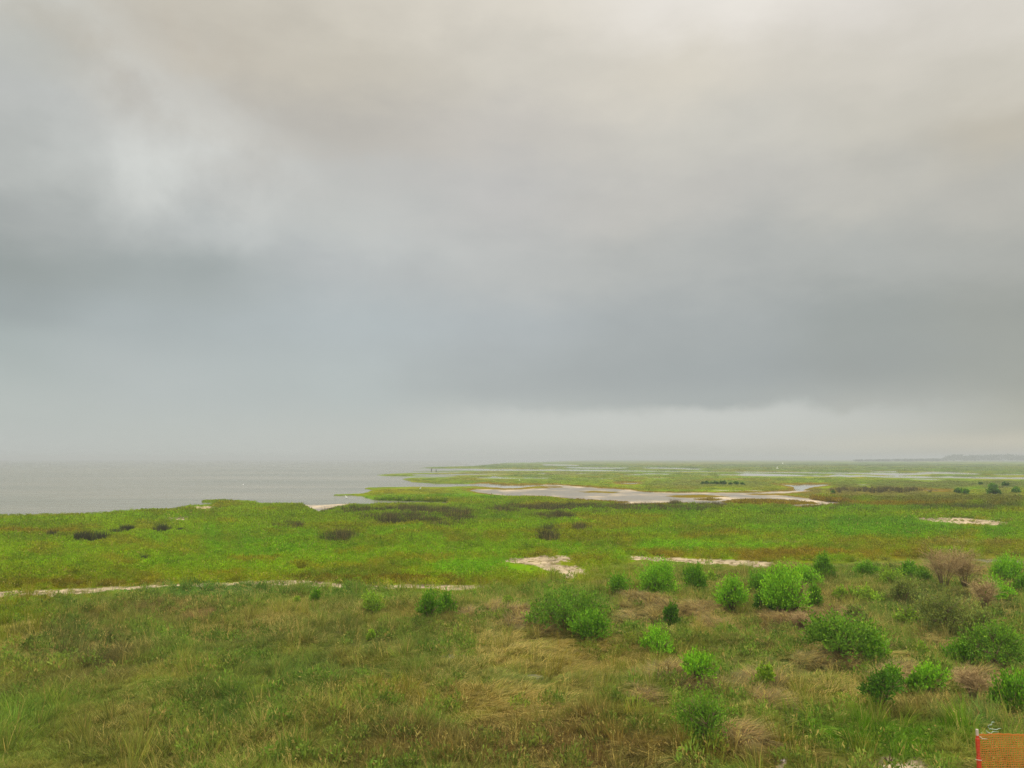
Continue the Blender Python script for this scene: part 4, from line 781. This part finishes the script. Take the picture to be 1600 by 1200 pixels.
# ------------------------------------------------------------------ birds
M_WHT = simple('white_feathers', (240, 240, 236), .6, .03, 5, .05); M_BILL = simple('yellow_bill', (210, 160, 60), .5, .05, 5, .05); M_LEG = simple('black_legs', (40, 38, 36), .6, .1, 5, .05)
def egret(px, py, label, rz, flying=None, s=1.0):
    s *= .62
    if flying: loc = W3(px, py, flying)
    else: x, y, _ = G(px, py); loc = (x, y, max(ground_z(x, y), 0.0) if py > 700 else 0)
    rt = link('egret', None, loc=loc, rz=rz); rt.scale = (s, s, s); tag(rt, label, 'bird', 'white egrets in flight' if flying else 'white egrets on the marsh')
    if flying:
        b = MB().blob((0, 0, 0), (.30, .10, .10), 10, 8); b.tube([(.22, 0, .02), (.34, 0, .09), (.30, 0, .14), (.40, 0, .15)], [.05, .035, .03, .035], 8); b.tube([(-.26, 0, .0), (-.42, 0, -.01)], [.06, .03], 6); b.build('body', M_WHT, rt)
        for sd_, (ey, ez) in ((1, (.42, .50)), (-1, (-.30, .58))):
            w_ = MB(); L = [(.10, ey * .1, .05, .22), (.14, ey * .5, ez * .55, .24), (.05, ey * .85, ez * .85, .18), (-.06, ey * 1.15, ez * 1.1, .04)]
            for x0, y0, z0, c in L:
                for dx, dz in ((0, .012), (-c, .006), (-c, -.006), (0, -.012)): w_.v.append(Vector((x0 + dx, y0, z0 + dz)))
            for i in range(3):
                for k in range(4): w_.f.append((i * 4 + k, i * 4 + (k + 1) % 4, i * 4 + 4 + (k + 1) % 4, i * 4 + 4 + k))
            w_.f += [(0, 1, 2, 3), (12, 13, 14, 15)]; w_.build('wing', M_WHT, rt)
        MB().tube([(.40, 0, .15), (.53, 0, .15)], [.016, .003], 6).build('bill', M_BILL, rt); MB().tube([(-.36, .02, -.02), (-.66, .02, -.03)], [.010, .008], 5).build('legs', M_LEG, rt)
    else:
        rot = Matrix.Rotation(math.radians(25), 3, 'Y'); b = MB().blob((0, 0, .52), (.24, .10, .12), 10, 8, rot.inverted()); b.tube([(.16, 0, .60), (.25, 0, .74), (.18, 0, .86), (.24, 0, .98), (.30, 0, .99)], [.06, .035, .026, .03, .026], 8); b.tube([(-.18, 0, .46), (-.34, 0, .36)], [.06, .02], 6); b.build('body', M_WHT, rt)
        MB().tube([(.29, 0, .99), (.43, 0, .97)], [.017, .003], 6).build('bill', M_BILL, rt)
        for q in (-.045, .045): MB().tube([(0, q, .44), (-.02, q, .24), (.0, q, -.05)], [.014, .010, .010], 5).build('leg', M_LEG, rt)
egret(1214.5, 732, 'larger white egret flying with raised wings over the far marsh', 2.8, 165, 1.0)
egret(1223, 724.5, 'smaller white egret flying higher, behind the other flying bird', .3, 260, 1.0)
egret(657, 765.3, 'white egret standing on the grassy point left of the mudflat', .5); egret(812, 752.2, 'white egret standing in the marsh behind the mudflat', 2.6)
egret(835, 780, 'white egret on the green strip in front of the mudflat', .2); egret(541, 780, 'white egret wading in shallow sea water off the grassy spit', 3.0)
egret(380, 759, 'white egret far out on the open water', 1.0, s=.8); egret(1361, 736.8, 'faint white egret standing by a far channel on the right', 1.0, s=1.1)

# ------------------------------------------------------------------ two people wading
M_CL1 = simple('dark_green_clothes', (52, 60, 46), .85, .1, 5); M_CL2 = simple('black_clothes', (34, 36, 34), .85, .1, 5); M_SKIN = simple('skin', (150, 108, 84), .6, .05, 6, .05); M_HAIR = simple('dark_hair', (30, 24, 20), .7, .1, 9)
def person(px, py, label, cloth, arms, depth, rz):
    x, y, _ = G(px, py, 0.0); rt = link('person', None, loc=(x, y, -depth), rz=rz); tag(rt, label, 'person', 'people wading')
    J = {'pel': (0, 0, .95, .15, .11), 'ch': (0, 0, 1.32, .17, .11), 'nk': (0, 0, 1.50, .055, .055), 'hb': (0, .01, 1.60, .08, .09), 'ht': (0, .01, 1.70, .07, .08)}
    J.update({'hl': (-.10, 0, .88, .09, .09), 'kl': (-.12, .03, .48, .062, .062), 'al': (-.13, 0, .09, .042, .042), 'tl': (-.14, .15, .04, .04, .03), 'hr': (.10, 0, .88, .09, .09), 'kr': (.13, .03, .48, .062, .062), 'ar': (.15, 0, .09, .042, .042), 'tr': (.16, .15, .04, .04, .03), 'sl': (-.19, 0, 1.42, .06, .06), 'sr': (.19, 0, 1.42, .06, .06)}); J.update(arms)
    ks = list(J); ed = [('pel','ch'),('ch','nk'),('nk','hb'),('hb','ht'),('pel','hl'),('hl','kl'),('kl','al'),('al','tl'),('pel','hr'),('hr','kr'),('kr','ar'),('ar','tr'),('ch','sl'),('sl','el'),('el','wl'),('ch','sr'),('sr','er'),('er','wr'),('wl','pl'),('wr','pr')]
    me = bpy.data.meshes.new('body'); me.from_pydata([J[k][:3] for k in ks], [(ks.index(a), ks.index(b)) for a, b in ed], []); o = link('body', me, rt); sk = o.modifiers.new('skin', 'SKIN')
    for i, k in enumerate(ks): me.skin_vertices[0].data[i].radius = J[k][3:]
    me.skin_vertices[0].data[0].use_root = True; sb = o.modifiers.new('smooth', 'SUBSURF'); sb.levels = 1; sb.render_levels = 1; me.materials.append(M_SKIN)
    h = MB().blob((0, -.01, 1.70), (.095, .105, .09), 10, 6); h.build('hair', M_HAIR, rt)
    MB().tube([(0, 0, .86), (0, 0, 1.05), (0, 0, 1.30), (0, 0, 1.44), (0, 0, 1.49)], [.21, .20, .23, .20, .08], 12).build('shirt', cloth, rt)
    for s_ in (-1, 1): MB().tube([(s_ * .09, 0, .95), (s_ * .12, .03, .48), (s_ * .14, 0, .12)], [.12, .095, .075], 10).build('trouser_leg', cloth, rt)
    return rt
try:
    bpy.data.meshes.new('t')
    pa = person(674.3, 737, 'dark clothed person standing in shallow water with one arm held out', M_CL1, {'el': (-.46, .10, 1.40, .045, .045), 'wl': (-.70, .15, 1.45, .032, .032), 'pl': (-.80, .17, 1.45, .035, .02), 'er': (.24, .02, 1.14, .045, .045), 'wr': (.22, .14, .92, .032, .032), 'pr': (.21, .18, .83, .035, .02)}, .12, .1)
    pb = person(681.4, 737, 'black clothed person wading waist deep right of the standing one', M_CL2, {'el': (-.23, -.03, 1.14, .045, .045), 'wl': (-.18, .16, 1.02, .032, .032), 'pl': (-.12, .22, 1.02, .035, .02), 'er': (.23, -.03, 1.14, .045, .045), 'wr': (.18, .16, 1.02, .032, .032), 'pr': (.12, .22, 1.02, .035, .02)}, .55, -.2)
except Exception as ex: raise

# ------------------------------------------------------------------ haze over the whole flat
hz = MB().box((-46000, -400, -1.6), (46000, 9300, 20.0)); m, t, o = mat('haze_air'); pv = N(t, 'ShaderNodeVolumePrincipled')
pv.inputs['Color'].default_value = (.60, .635, .64, 1); pv.inputs['Density'].default_value = .00062; pv.inputs['Anisotropy'].default_value = .2; t.links.new(pv.outputs[0], o.inputs['Volume'])
tag(hz.build('haze', m, None, False), 'pale haze lying over the whole marsh and sea', 'haze', kind='stuff')
